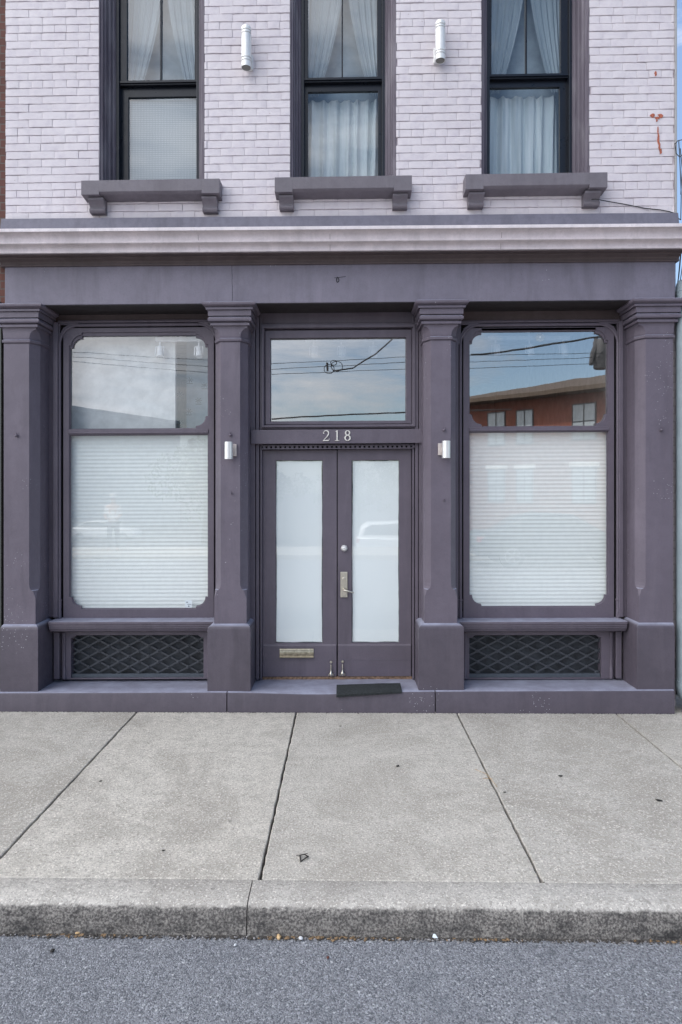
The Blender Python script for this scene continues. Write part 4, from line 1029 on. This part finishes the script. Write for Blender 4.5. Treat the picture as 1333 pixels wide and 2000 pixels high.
tag(build(m, 'doormat', M['mat'], None, base=(.22, -.12, zp(1350, .19)), smooth=50), 'dark green rubber mat strip lying crooked on the doorstep', 'doormat')
# cable on the wall
def P(px, py, d): return (xp(px, d), -d, zq(py, d))
m = MB(); pts = [P(1143, 392, .012), P(1152, 390, .03), P(1164, 389, .115), P(1185, 393, .02), P(1220, 399, .012), P(1260, 407, .012), P(1290, 410, .012), P(1306, 413, .012), P(1316, 416, .016)]
m.tube(pts, .0042, 6); tag(build(m, 'cable', M['cable'], None, base=P(1230, 400, .01), smooth=50), 'thin black cable crossing the brick below the right upper sill', 'cable')
# loose wires by the right corner
m = MB()
def squig(pts, r=.004):
    out = []
    for a, b in zip(pts, pts[1:]):
        for i in range(4): u = i/4; out.append(tuple(a[k]+(b[k]-a[k])*u for k in range(3)))
    out.append(pts[-1]); m.tube(out, r, 5)
squig([P(1318, 282, .02), P(1324, 275, .05), P(1333, 273, .06), P(1345, 276, .08)]); squig([P(1318, 280, .02), P(1321, 300, .04), P(1328, 307, .05), P(1336, 300, .06)])
squig([P(1326, 274, .04), P(1328, 310, .04), P(1331, 380, .04), P(1330, 430, .04), P(1322, 424, .02)]); squig([P(1330, 380, .04), P(1333, 330, .04), P(1329, 290, .04)])
squig([P(1334, 430, -.05), P(1330, 500, -.05), P(1326, 540, -.05), P(1321, 570, -.05)], .005); squig([P(1331, 480, -.05), P(1325, 545, -.05), P(1319, 585, -.05), P(1318, 600, -.05)], .004)
squig([P(1336, 500, -.06), P(1328, 556, -.06), P(1325, 600, -.06)], .004)
tag(build(m, 'loose_wires', M['cable'], None, base=P(1326, 300, .03), smooth=50), 'tangle of loose black wires hanging at the right corner of the wall', 'wires')
m = MB(); m.lathe([(.02, 0), (.02, .03)], P(1319, 316, .02), 8, 'Y')
# pipe
PX = xp(1322, .10)+.078; root = empty('drain_pipe', (PX, -.1, .05)); tag(root, 'fat grey green metal pipe standing against the right corner', 'pipe')
zt = zq(548, .1); r = .078
build(MB().lathe([(r, zq(1338, .1)), (r, zt-.10), (r*1.04, zt-.098), (r*1.04, zt-.09), (r, zt-.088), (r, zt-.05), (r*.93, zt-.02), (r*.75, zt), (r*.3, zt+.012)], (PX, -.1, 0), 28), 'pipe_body', M['pipe'], root, smooth=40)
m = MB(); zb_ = zq(1338, .1); m.tube([(PX, -.1, zb_+.04), (PX, -.1, zb_), (PX+.01, -.11, zb_-.06), (PX+.04, -.15, zb_-.12), (PX+.09, -.21, zb_-.155)], [r*1.08, r*1.08, r*1.08, r*1.06, r*1.02], 24); build(m, 'pipe_elbow', M['pipe'], root, smooth=40)
# window stickers
m = MB(); m.box(xp(362, -.19), xp(375, -.19), .1975, .199, zq(1187, -.19), zq(1173, -.19))
st = tag(build(m, 'window_sticker', M['paper'], None, base=(xp(368, -.19), .198, zq(1187, -.19))), 'small pale square sticker in the bottom corner of the left shop window', 'sticker')
m = MB(); m.box(xp(364, -.188), xp(367, -.188), .1955, .1972, zq(1177.5, -.188), zq(1175.5, -.188)); m.box(xp(366, -.188), xp(373.5, -.188), .1955, .1972, zq(1181, -.188), zq(1180, -.188)); m.box(xp(367.5, -.188), xp(370, -.188), .1955, .1972, zq(1185.5, -.188), zq(1183, -.188))
sp = bpy.data.objects
o = MB(); o.v = m.v; o.f = m.f; build(o, 'print', M['pipe'], st)
m = MB(); cx, cz = xp(1055, -.2), zq(659, -.2); m.tube([(cx+.036*math.cos(a), .1985, cz+.036*math.sin(a)) for a in [i/24*2*math.pi for i in range(25)]], .0014, 4)
m.tube([(cx+.024*math.cos(a), .1985, cz+.024*math.sin(a)) for a in [i/18*2*math.pi for i in range(19)]], .001, 4)
for a in range(8): m.tube([(cx+.012*math.cos(a*.785), .1985, cz+.012*math.sin(a*.785)), (cx+.042*math.cos(a*.785), .1985, cz+.042*math.sin(a*.785))], .0012, 4)
m.blob((cx, .1985, cz+.002), .009, 1, (1, .15, 1.2), .1)
tag(build(m, 'window_decal', M['paper'], None, base=(cx, .1985, cz)), 'round white line emblem at the top of the right shop window', 'decal')

# leaves and litter on the pavement
def G_(px, py, z=0.0):      # point on the pavement seen at this photo position
    dist = FPX*(CZ-z)/(py-CYP); return ((px-CXP)*dist/FPX, -D+dist, gz((px-CXP)*dist/FPX)+.0)
def leaf(px, py, s, ang, label, curl=.3, mat='leafdark', cat='leaf', name='fallen_leaf'):
    x, y, z = G_(px, py); m = MB(); n = 8
    for i in range(n+1):
        u = i/n; w_ = s*.32*math.sin(math.pi*u)**.8+.0006; cz = .002+curl*s*(u-.5)**2
        for k in (-1, 0, 1): m.v.append(Vector((x+(u-.5)*s*math.cos(ang)-k*w_*math.sin(ang), y+(u-.5)*s*math.sin(ang)+k*w_*math.cos(ang), z+cz+abs(k)*curl*s*.15)))
    for i in range(n):
        for k in range(2): a = i*3+k; m.f.append((a, a+1, a+4, a+3))
    kk = len(m.v); m.v += [v_+Vector((0, 0, .0008)) for v_ in m.v]; m.f += [tuple(reversed([q+kk for q in f])) for f in m.f[:]]
    return tag(build(m, name, M[mat], None, base=(x, y, z), smooth=60), label, cat, 'dead leaves on the pavement')
leaf(1095, 1515, .035, .3, 'small dark leaf on the slab left of the far right joint')
leaf(1287, 1562, .042, -.5, 'dark oval leaf lying nearest the right edge of the pavement')
leaf(986, 1547, .022, .2, 'tiny dark leaf just right of the third pavement joint')
leaf(777, 1497, .030, .8, 'small dark leaf on the middle slab near the doorstep side', .6)
leaf(197, 1528, .022, 1.2, 'tiny dark leaf beside the left slanting joint')
leaf(320, 1663, .02, .1, 'tiny dark leaf on the left slab near the kerb')
leaf(665, 1419, .022, .1, 'tiny dark leaf just below the doorstep')
x, y, z = G_(592, 1678); m = MB(); s = .03
m.tube([(x-s*.6, y+s, z+.004), (x-s*.5, y+s*.1, z+.014), (x-.3*s, y-s, z+.004), (x+s*.4, y-s*.5, z+.012), (x+s*.9, y+.3*s, z+.008), (x+s*.3, y+s*.5, z+.016), (x-s*.5, y+s*.6, z+.01)], [.002, .0045, .005, .0035, .005, .003, .002], 5)
m.tube([(x-s*1.2, y+s*.9, z+.005), (x-s*.5, y+s*.6, z+.012), (x+s*.8, y+s*.6, z+.02)], .002, 4)
tag(build(m, 'curled_scrap', M['leafdark'], None, base=(x, y, z)), 'black curled scrap on the middle slab near the kerb', 'scrap')
m = MB(); a = G_(928, 1502); b = G_(950, 1512); c_ = G_(972, 1536); e = G_(943, 1521); f_ = G_(963, 1521)
m.tube([(a[0], a[1], a[2]+.002), (b[0], b[1], b[2]+.006), (c_[0], c_[1], c_[2]+.002)], .0016, 4); m.tube([(e[0], e[1], e[2]+.007), (f_[0], f_[1], f_[2]+.003)], .0015, 4)
tag(build(m, 'dry_straw', M['straw'], None, base=b), 'thin dry straw lying across the third pavement joint', 'straw')

# debris piles at the building corners and along the gutter
def scatter(n, fn, name, mat, label, cat, kind='stuff'):
    m = MB()
    for _ in range(n):
        (x, y, z), r, sq = fn(); m.blob((x, y, z), r, 1, sq, .35)
    o = build(m, name, mat); tag(o, label, cat, None, kind); return o
def fl():
    u = random.random()**1.5; x = -3.03-.01+random.uniform(-.22, .07); return ((x, -.14-random.uniform(0, .11), .004+random.uniform(0, .03)*(1-u)), random.uniform(.004, .012), (1, .6, .35))
scatter(130, fl, 'leaf_litter', M['litter'], 'brown leaf litter heaped at the left corner of the plinth', 'litter')
def fr2(): return ((2.90+random.uniform(-.02, .28), -.12-random.uniform(0, .14), .0+random.uniform(0, .015)), random.uniform(.003, .010), (1, .7, .4))
scatter(110, fr2, 'corner_grit', M['grit'], 'grit and dirt gathered under the pipe at the right corner', 'grit')
def bs():
    x = random.uniform(-2.95, 2.85); return ((x, -.192-abs(random.gauss(0, .006)), gz(x)+.001), random.choice([.0015, .002, .003, .004]), (1.6, .8, .6))
scatter(700, bs, 'base_dirt', M['joint'], 'dark dirt gathered where the plinth meets the pavement', 'dirt')
def gut():
    x = random.uniform(-2.4, 2.4); return ((x, kerb_y(x)-.014-abs(random.gauss(0, .012)), gz(x)-.140+random.uniform(0, .004)), random.choice([.002, .003, .003, .004, .006]), (1.2, .8, .6))
scatter(900, gut, 'gutter_grit', M['grit'], 'fine grey grit lying along the foot of the kerb', 'grit')
def gut2():
    c = random.choice([-2.1, -1.3, -1.0, .02, .16, -.28, .52, .7, 1.5, 1.9, -.05]); x = c+random.gauss(0, .07); return ((x, kerb_y(x)-.014-abs(random.gauss(0, .009)), gz(x)-.138+random.uniform(0, .005)), random.choice([.003, .005, .007, .010]), (1.3, .8, .35))
scatter(170, gut2, 'gutter_leaf_bits', M['litter'], 'orange brown leaf crumbs along the foot of the kerb', 'leaf litter')
def gut3():
    x = random.uniform(-2.4, 2.4); return ((x, kerb_y(x)-.004-abs(random.gauss(0, .011)), gz(x)-.139), random.uniform(.003, .009), (1.5, .8, .7))
scatter(1500, gut3, 'gutter_dirt', M['joint'], 'dark damp dirt packed in the seam below the kerb', 'dirt')
def RD(px, py):
    dist = FPX*(CZ+.135)/(py-CYP); x = (px-CXP)*dist/FPX; return (x, -D+dist, gz(x)-.135)
def pebble(px, py, r, mat, label, name='pebble', sq=(1.2, .9, .7)):
    p = RD(px, py); m = MB().blob((p[0], p[1], p[2]+r*.4), r, 2, sq, .12); tag(build(m, name, mat, None, base=p, smooth=80), label, name)
M['tan'] = simple('tan_stone', (.55, .38, .20), .8, bscale=90); M['whitestone'] = simple('white_stone', (.6, .62, .64), .7); M['maroon'] = simple('maroon_leaf', (.12, .04, .03), .8)
pebble(545, 1832, .012, M['tan'], 'tan pebble at the foot of the kerb beside the kerb joint', sq=(1.5, .8, .7))
pebble(588, 1834, .010, M['whitestone'], 'white pebble at the foot of the kerb right of the tan one')
pebble(153, 1825, .009, M['tan'], 'small tan pebble at the foot of the kerb near the left edge', sq=(1.5, .8, .6))
pebble(103, 1860, .009, M['leafdark'], 'dark brown pebble on the asphalt near the left edge')
pebble(641, 1871, .007, M['maroon'], 'dark red pebble on the asphalt below the kerb joint')
pebble(460, 1847, .007, M['whitestone'], 'small white pebble on the asphalt left of the kerb joint')
p = RD(850, 1832); m = MB(); m.add([(p[0]-.012, p[1], p[2]+.004), (p[0]+.013, p[1]-.004, p[2]+.003), (p[0]-.003, p[1]+.01, p[2]+.022), (p[0]-.012, p[1]+.002, p[2]+.005), (p[0]+.013, p[1]-.002, p[2]+.004), (p[0]-.003, p[1]+.012, p[2]+.022)], [(0,1,2),(5,4,3),(0,3,4,1),(1,4,5,2),(2,5,3,0)])
tag(build(m, 'paper_scrap', M['paper'], None, base=p), 'small pale triangular paper scrap standing in the gutter', 'scrap')

# ================================================================ NEIGHBOURS
nb = empty('neighbour_building', (-6, 0, 0)); tag(nb, 'red brick building with green shopfront joined on the left', 'building')
m = MB(); zz = zp(590, 0); m.box(-14, XL-.012, .03, 12, zz, 10.0); build(m, 'wall', M['redbrick'], nb)
m = MB(); m.box(-14, XL-.10, .12, .3, 0, zz-.01); m.box(-14, XL-.035, .30, 12, 0, zz-.01); build(m, 'shopfront_back', M['darkvoid'], nb)
m = MB(); m.box(XL-.35, xp(3.2, .02), -.02, .11, 0, zp(608, 0)); m.box(-13.9, XL-.02, -.05, .11, zp(606, 0), zp(592, 0)); build(m, 'shopfront_post', M['greenpaint'], nb, bevel=.004)
# right: low dark neighbour behind the pipe
nr = empty('side_building', (5, 3, 0)); tag(nr, 'low dark brick wall seen in the slit beside the pipe', 'building')
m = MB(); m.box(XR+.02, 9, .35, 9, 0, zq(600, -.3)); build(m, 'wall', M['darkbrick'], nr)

# ================================================================ ACROSS THE STREET (seen in the glass)
def refl(px, py, yw, yg=.2):
    dist = D+2*yg-yw; return Vector(((px-CXP)*dist/FPX, yw, CZ-(py-CYP)*dist/FPX))
# brick block, set obliquely
A = Vector((5.5, -32.0)); B = Vector((16.0, -20.7)); u = (B-A).normalized(); nrm = Vector((-u.y, u.x)); Lb = (B-A).length; zg = -1.3
if nrm.dot(Vector((0, -6))-A) < 0: nrm = -nrm
def LB(s, d_, z): q = A+u*s+nrm*d_; return (q.x, q.y, z)
bb = empty('brick_building', (A.x, A.y, zg)); tag(bb, 'two storey red brick building with hipped brown roof across the street', 'building')
ze = refl(1050, 777, -27.7).z; dep = -11
ww = []
for px in (970, 1025, 1141):        # intersect reflected sight line with the facade
    # camera mirrored: direction from mirrored camera (0, D+.4)
    C0 = Vector((0, D+.4)); dv = Vector(((px-CXP)/FPX, -1)); # solve C0+t*dv = A+s*u
    det = dv.x*(-u.y)-dv.y*(-u.x); rhs = A-C0; t_ = (rhs.x*(-u.y)-rhs.y*(-u.x))/det; s_ = (dv.x*rhs.y-dv.y*rhs.x)/det
    ww.append((s_, t_))
m = MB(); cor = [LB(0, 0, zg), LB(Lb, 0, zg), LB(Lb, dep, zg), LB(0, dep, zg)]; m.add(cor+[(p[0], p[1], ze) for p in cor], [(0,1,5,4),(1,2,6,5),(2,3,7,6),(3,0,4,7)])
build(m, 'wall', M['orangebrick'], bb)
m = MB(); e = 1.1; hz_ = 1.65; c4 = [LB(-e, e, ze-.05), LB(Lb+e, e, ze-.05), LB(Lb+e, dep-e, ze-.05), LB(-e, dep-e, ze-.05)]; rg = [LB(5.2, dep/2, ze+hz_), LB(Lb-5.2, dep/2, ze+hz_)]
m.add(c4+[(p[0], p[1], p[2]+.2) for p in c4]+rg, [(0,1,2,3),(0,1,5,4),(1,2,6,5),(2,3,7,6),(3,0,4,7),(4,5,9,8),(5,6,9),(6,7,8,9),(7,4,8)]); build(m, 'roof', M['shingle'], bb)
for i, (s_, t_) in enumerate(ww):
    for fl_ in range(2):
        zt_ = CZ+(CYP-(805, 800, 787)[i])*t_/FPX - fl_*3.0; w_ = (.55, .5, .62)[i]; hh = 1.75
        m = MB(); pr = []
        for a, b in ((s_-w_, s_+w_),):
            m.add([LB(a, .03, zt_-hh), LB(b, .03, zt_-hh), LB(b, .03, zt_), LB(a, .03, zt_), LB(a, .0, zt_-hh), LB(b, .0, zt_-hh), LB(b, .0, zt_), LB(a, .0, zt_)], [(0,1,2,3),(4,7,6,5),(0,4,5,1),(1,5,6,2),(2,6,7,3),(3,7,4,0)])
        fw = build(m, 'window', M['black'], bb); m = MB()
        for ia in range(2):
            for ib in range(2):
                a0 = s_-w_+.07+ia*(w_-.035); a1 = a0+w_-.105; b0 = zt_-hh+.07+ib*(hh/2-.035); b1 = b0+hh/2-.105
                m.add([LB(a0, .035, b0), LB(a1, .035, b0), LB(a1, .035, b1), LB(a0, .035, b1)], [(0,1,2,3)])
        t2 = M.get('farpane') or simple('far_window_pane', (.30, .34, .37), .1, bscale=1, bstr=0); M['farpane'] = t2
        build(m, 'panes', t2, fw)
        m = MB(); m.add([LB(s_-w_-.12, .05, zt_+.003), LB(s_+w_+.12, .05, zt_+.003), LB(s_+w_+.12, .05, zt_+.22), LB(s_-w_-.12, .05, zt_+.22), LB(s_-w_-.12, .0, zt_+.003), LB(s_+w_+.12, .0, zt_+.003), LB(s_+w_+.12, .0, zt_+.22), LB(s_-w_-.12, .0, zt_+.22)], [(0,1,2,3),(4,7,6,5),(0,4,5,1),(1,5,6,2),(2,6,7,3),(3,7,4,0)])
        if fl_ or True: build(m, 'lintel', M['trimwhite'], fw) if fl_ else None
# pale building on the other side
g1_ = refl(118, 792, -50); g2_ = refl(352, 829, -64)
m = MB(); zt_ = g1_.z
b1 = (g1_.x, g1_.y); b2 = (g2_.x, g2_.y); b0_ = (g1_.x-14, g1_.y-14); b3 = (g2_.x-14, g2_.y-14)
cor = [b1, b2, b3, b0_]; m.add([(x_, y_, -1.5) for x_, y_ in cor]+[(x_, y_, zt_) for x_, y_ in cor], [(0,1,5,4),(1,2,6,5),(2,3,7,6),(3,0,4,7),(4,5,6,7)])
gb = empty('grey_building', (b1[0], b1[1], -1.5)); tag(gb, 'flat roofed grey beige building reflected in the left shop window', 'building'); build(m, 'wall', M['farbeige'], gb)
m = MB()
m.add([(x_*1.0, y_+.06, z_) for x_, y_ in (b1, b2) for z_ in (zt_-.25, zt_+.12)], [(0,2,3,1)]); build(m, 'parapet', M['trimwhite'], gb)

# utility pole, transformer, wires
pl = refl(1222, 700, -12.9); px_ = pl.x
up_ = empty('utility_pole', (px_, -13.9, 0)); tag(up_, 'wooden utility pole with grey transformer reflected in the right window', 'utility pole')
m = MB(); m.tube([(px_, -13.9, 0), (px_, -13.9, 9.2)], [.16, .11], 12); build(m, 'pole', M['wood_pole'], up_, smooth=40)
zt_ = refl(1150, 690, -13.5).z
m = MB(); xx = refl(1178, 690, -13.5).x; m.lathe([(.24, zt_-.45), (.26, zt_-.4), (.26, zt_+.35), (.22, zt_+.42), (.05, zt_+.46)], (xx, -13.55, 0), 16); m.box(xx-.1, px_, -13.8, -13.7, zt_+.0, zt_+.1); build(m, 'transformer', M['wire_dark'], up_, smooth=40)
m = MB(); m.tube([(xx-.36, -13.5, zt_-.35), (xx-.30, -13.5, zt_-.05), (xx-.18, -13.5, zt_+.25), (xx-.2, -13.5, zt_+.5)], [.06, .085, .10, .05], 8); build(m, 'insulator', M['wire_dark'], up_, smooth=40)
def wire(pts, r, label, sag=.0):
    m = MB(); out = []
    for a, b in zip(pts, pts[1:]):
        for i in range(8): w_ = i/8; q = a.lerp(b, w_); q.z -= sag*4*w_*(1-w_); out.append(q)
    out.append(pts[-1]); m.tube(out, r, 5)
    o = build(m, 'power_line', M['cable'], None, base=tuple(pts[0])); tag(o, label, 'power line', 'power lines over the street')
Y = -13.0
wire([refl(-300, 650, Y), refl(140, 688, Y), refl(400, 703, Y)*1.0, refl(531, 710, Y), refl(790, 697, Y), refl(920, 694, Y), refl(1145, 690, Y), refl(1222, 689, Y)], .008, 'topmost thin straight power line over the far kerb')
wire([refl(-300, 662, Y-.3), refl(140, 697, Y-.3), refl(400, 716, Y-.3), refl(531, 721, Y-.3), refl(793, 707, Y-.3), refl(920, 707, Y-.3), refl(1145, 699, Y-.3), refl(1222, 698, Y-.3)], .008, 'middle thin power line over the far kerb')
wire([refl(-300, 672, Y), refl(140, 706, Y), refl(400, 728, Y), refl(531, 731, Y), refl(790, 720, Y), refl(920, 720, Y), refl(1150, 711, Y), refl(1222, 709, Y)], .008, 'lowest thin power line over the far kerb')
wire([refl(650, 724, Y), refl(690, 718, Y), refl(735, 690, Y), refl(768, 660, Y), refl(820, 600, Y), refl(900, 500, Y)], .022, 'thick slack cable climbing to the right over the street')
wire([refl(920, 693, Y-.1), refl(1000, 684, Y-.1), refl(1080, 671, Y-.1), refl(1155, 659, Y-.1), refl(1222, 650, Y-.1)], .028, 'thick twisted cable running up to the utility pole', .02)
wire([refl(531, 818, -20), refl(640, 811, -20), refl(793, 805, -20), refl(1000, 800, -20)], .03, 'far low cable seen at the foot of the transom window')
m = MB(); cc = refl(650, 716, Y)
for (ox, oz, rr) in ((-.10, -.06, .14), (.12, .02, .16), (.03, .12, .08)):
    m.tube([cc+Vector((ox+rr*math.cos(a), .02*math.sin(a*3), oz+rr*.9*math.sin(a))) for a in [i/20*6.28 for i in range(21)]], .011, 5)
m.tube([cc+Vector((-.15, 0, .12)), cc+Vector((-.14, 0, -.12))], .03, 6); tag(build(m, 'cable_coil', M['cable'], None, base=tuple(cc)), 'spare cable coiled in loops on the power lines', 'cable coil')

# cars
def car(loc, ang, Lc, Hc, mat, label, suv=False, name='parked_car'):
    root = empty(name, (0,0,0)); tag(root, label, 'car'); W_ = .86 if not suv else .90
    if suv: body = [(-.5,.20),(-.5,.52),(-.485,.62),(.27,.60),(.44,.54),(.495,.42),(.5,.2)]; cab = [(-.485,.60),(-.46,.85),(-.40,.97),(-.1,1.0),(.08,.97),(.27,.60)]
    else: body = [(-.5,.22),(-.5,.56),(-.46,.66),(-.30,.67),(.25,.64),(.44,.56),(.495,.42),(.5,.22)]; cab = [(-.38,.66),(-.24,.95),(-.12,1.0),(.04,.98),(.23,.64)]
    def pl_(pts, w_, bev): 
        return plate([[(a*Lc, b*Hc) for a, b in pts]], -w_, w_, bev)
    build(pl_(body, W_, .09), 'body', mat, root, smooth=50)
    build(pl_(cab, W_-.10, .12), 'cabin', mat, root, smooth=50)
    ctr = (sum(a for a, b in cab)/len(cab), sum(b for a, b in cab)/len(cab))
    gl = [(ctr[0]+(a-ctr[0])*.86, ctr[1]+(b-ctr[1])*.70-.0) for a, b in cab]
    build(pl_(gl, W_-.092, .01), 'side_windows', M['carglass'], root)
    for wx in (-.31, .32):
        for sy in (-1, 1):
            m = MB().lathe([(.0, -.1), (.24, -.1), (.33, -.08), (.33, .08), (.24, .1), (.0, .1)], (wx*Lc, sy*(W_-.09), .33), 20, 'Y'); wh = build(m, 'wheel', M['tyre'], root, smooth=40)
            m = MB()
            for q in range(5):
                an = q*1.2566; m.box(-.001, .001, 0, 0, 0, 0) if False else m.tube([(wx*Lc, sy*(W_+.0)+sy*.015, .33), (wx*Lc+.19*math.cos(an), sy*(W_+.015), .33+.19*math.sin(an))], .03, 5)
            m.tube([(wx*Lc+.20*math.cos(a), sy*(W_+.015), .33+.20*math.sin(a)) for a in [i/18*6.2832 for i in range(19)]], .02, 5)
            build(m, 'rim', M['rim'], wh)
    for sy in (-1, 1):
        build(MB().box(-.503*Lc, -.462*Lc, sy*W_*.93-.08, sy*W_*.93+.06, .48*Hc, .58*Hc), 'tail_light', M['redlens'], root, bevel=.02)
        build(MB().box(.455*Lc, .493*Lc, sy*W_*.82-.12, sy*W_*.82+.08, .40*Hc, .48*Hc), 'headlight', M['headlens'], root, bevel=.02)
    root.location = loc; root.rotation_euler = (0, 0, ang)
car((refl(805, 1000, -22.8).x, -22.8, -1.12), 0, 4.75, 1.72, M['carwhite'], 'white sport utility car reflected in the right door pane', True)
car((refl(206, 1000, -41).x, -41, -1.60), 0, 4.7, 1.42, M['carwhite'], 'white sedan reflected low in the left shop window')
car((refl(1090, 1000, -12.2).x, -12.2, -.15), 0, 4.7, 1.45, M['carblack'], 'black sedan at the far kerb reflected in the right window')
car((refl(1200, 1000, -38).x, -38, -1.50), math.pi, 5.4, 2.05, M['carwhite'], 'white van reflected at the right edge of the right window', True, 'parked_van')

# person across the street
def skinmesh(name, verts, edges, mat, parent, root_i=0, sub=2):
    me = bpy.data.meshes.new(name); o0 = Vector(OFF[parent.name])
    me.from_pydata([tuple(v[0]) for v in verts], edges, []); o = bpy.data.objects.new('tmp_'+name, me); COL.objects.link(o)
    o.modifiers.new('skin', 'SKIN'); o.modifiers.new('sub', 'SUBSURF').levels = sub
    o.modifiers['sub'].render_levels = sub
    if not me.skin_vertices: me.skin_vertices.new() if hasattr(me.skin_vertices, 'new') else None
    for i, v in enumerate(verts):
        me.skin_vertices[0].data[i].radius = v[1] if isinstance(v[1], tuple) else (v[1], v[1]); me.skin_vertices[0].data[i].use_root = (i == root_i)
    dg = bpy.context.evaluated_depsgraph_get(); m2 = bpy.data.meshes.new_from_object(o.evaluated_get(dg)); bpy.data.objects.remove(o)
    m2.materials.clear(); m2.materials.append(mat); m2.shade_smooth(); ob = bpy.data.objects.new(name, m2); COL.objects.link(ob); ob.parent = parent; OFF[ob.name] = tuple(o0); return ob
pp = refl(222, 1000, -14.8)
pr = empty('person', (0, 0, 0)); tag(pr, 'person in white cap, white shirt and dark trousers across the street', 'person')
V = [((0,0,.92),(.15,.11)),((0,0,1.15),(.14,.10)),((0,0,1.38),(.17,.11)),((0,0,1.50),(.06,.06)),((0,.0,1.58),(.075,.085)),((0,.01,1.68),(.085,.095)),
     ((-.20,0,1.40),.055),((-.25,.03,1.14),.042),((-.17,.18,1.02),.032),((-.12,.24,1.06),.03),((.20,0,1.40),.055),((.25,.03,1.14),.042),((.17,.18,1.02),.032),((.12,.24,1.06),.03),
     ((-.10,0,.85),.085),((-.12,.0,.48),.06),((-.13,-.02,.10),.04),((-.14,.12,.04),.035),((.10,0,.85),.085),((.12,0,.48),.06),((.13,-.02,.10),.04),((.14,.12,.04),.035)]
E = [(0,1),(1,2),(2,3),(3,4),(4,5),(2,6),(6,7),(7,8),(8,9),(2,10),(10,11),(11,12),(12,13),(0,14),(14,15),(15,16),(16,17),(0,18),(18,19),(19,20),(20,21)]
try:
    bodyo = skinmesh('body', V, E, M['skin'], pr)
    g = lambda k: [((V[i][0]), tuple(r*1.15 for r in (V[i][1] if isinstance(V[i][1], tuple) else (V[i][1],)*2))) for i in k]
    skinmesh('shirt', g([0,1,2,6,7,10,11]), [(0,1),(1,2),(2,3),(3,4),(2,5),(5,6)], M['shirt'], pr, 1)
    skinmesh('trousers', g([0,14,15,16,18,19,20]), [(0,1),(1,2),(2,3),(0,4),(4,5),(5,6)], M['trousers'], pr, 0)
    m = MB().lathe([(.115, 1.70), (.118, 1.74), (.10, 1.79), (.05, 1.815)], (0, .0, 0), 14); m.box(-.07, .07, .08, .19, 1.70, 1.712); build(m, 'cap', M['shirt'], pr, smooth=50)
    m = MB()
    for s in (-1, 1): m.blob((s*.033, .098, 1.675), .012, 1, (1, .6, .7), 0)
    build(m, 'eyes', M['cable'], pr)
    pr.location = (pp.x, pp.y, 0)
except Exception as ex: print('person failed', ex)

# trees far across
def tree(x, y, z, h, w_, label, seed):
    random.seed(seed); root = empty('tree', (x, y, z)); tag(root, label, 'tree', 'trees beyond the car park')
    m = MB(); m.tube([(x, y, z), (x+.1, y, z+h*.3), (x, y, z+h*.6)], [.2, .15, .07], 8)
    for k in range(6): a = k*1.05; m.tube([(x, y, z+h*(.3+.05*k)), (x+w_*.5*math.cos(a), y+w_*.5*math.sin(a), z+h*(.55+.06*k))], [.07, .02], 5)
    build(m, 'trunk', M['bark'], root, smooth=40)
    m = MB(); cl = [(Vector((random.gauss(0, .33)*w_, random.gauss(0, .33)*w_, h*random.uniform(.35, .95))), random.uniform(.25, .5)*w_*.5) for _ in range(26)]
    for c, r in cl:
        for _ in range(90):
            d_ = Vector((random.gauss(0, 1), random.gauss(0, 1), random.gauss(0, 1))).normalized()*r*random.uniform(.6, 1.05)
            p = Vector((x, y, z))+c+d_; a = Vector((random.gauss(0, 1), random.gauss(0, 1), random.gauss(0, 1))).normalized()*.16; b = a.orthogonal().normalized()*.09
            m.add([p-a, p+b, p+a, p-b], [(0,1,2,3)])
    build(m, 'crown', M['leaf'], root)
t1 = refl(400, 900, -36); tree(t1.x, -36, -1.5, 6.2, 4.5, 'leafy green tree left of the doors in reflection', 3)
t1 = refl(480, 900, -40); tree(t1.x, -40, -1.5, 6.8, 5, 'taller leafy green tree behind the white sedan row', 5)
t1 = refl(700, 900, -58); tree(t1.x, -58, -1.8, 6.5, 7, 'wide distant green tree straight across from the doors', 9)
t1 = refl(860, 900, -50); tree(t1.x, -50, -1.8, 6, 6, 'distant green tree left of the brick building', 12)

for o in list(bpy.data.objects):
    if o.type == 'MESH' and o.name.startswith('tmp'): bpy.data.objects.remove(o)
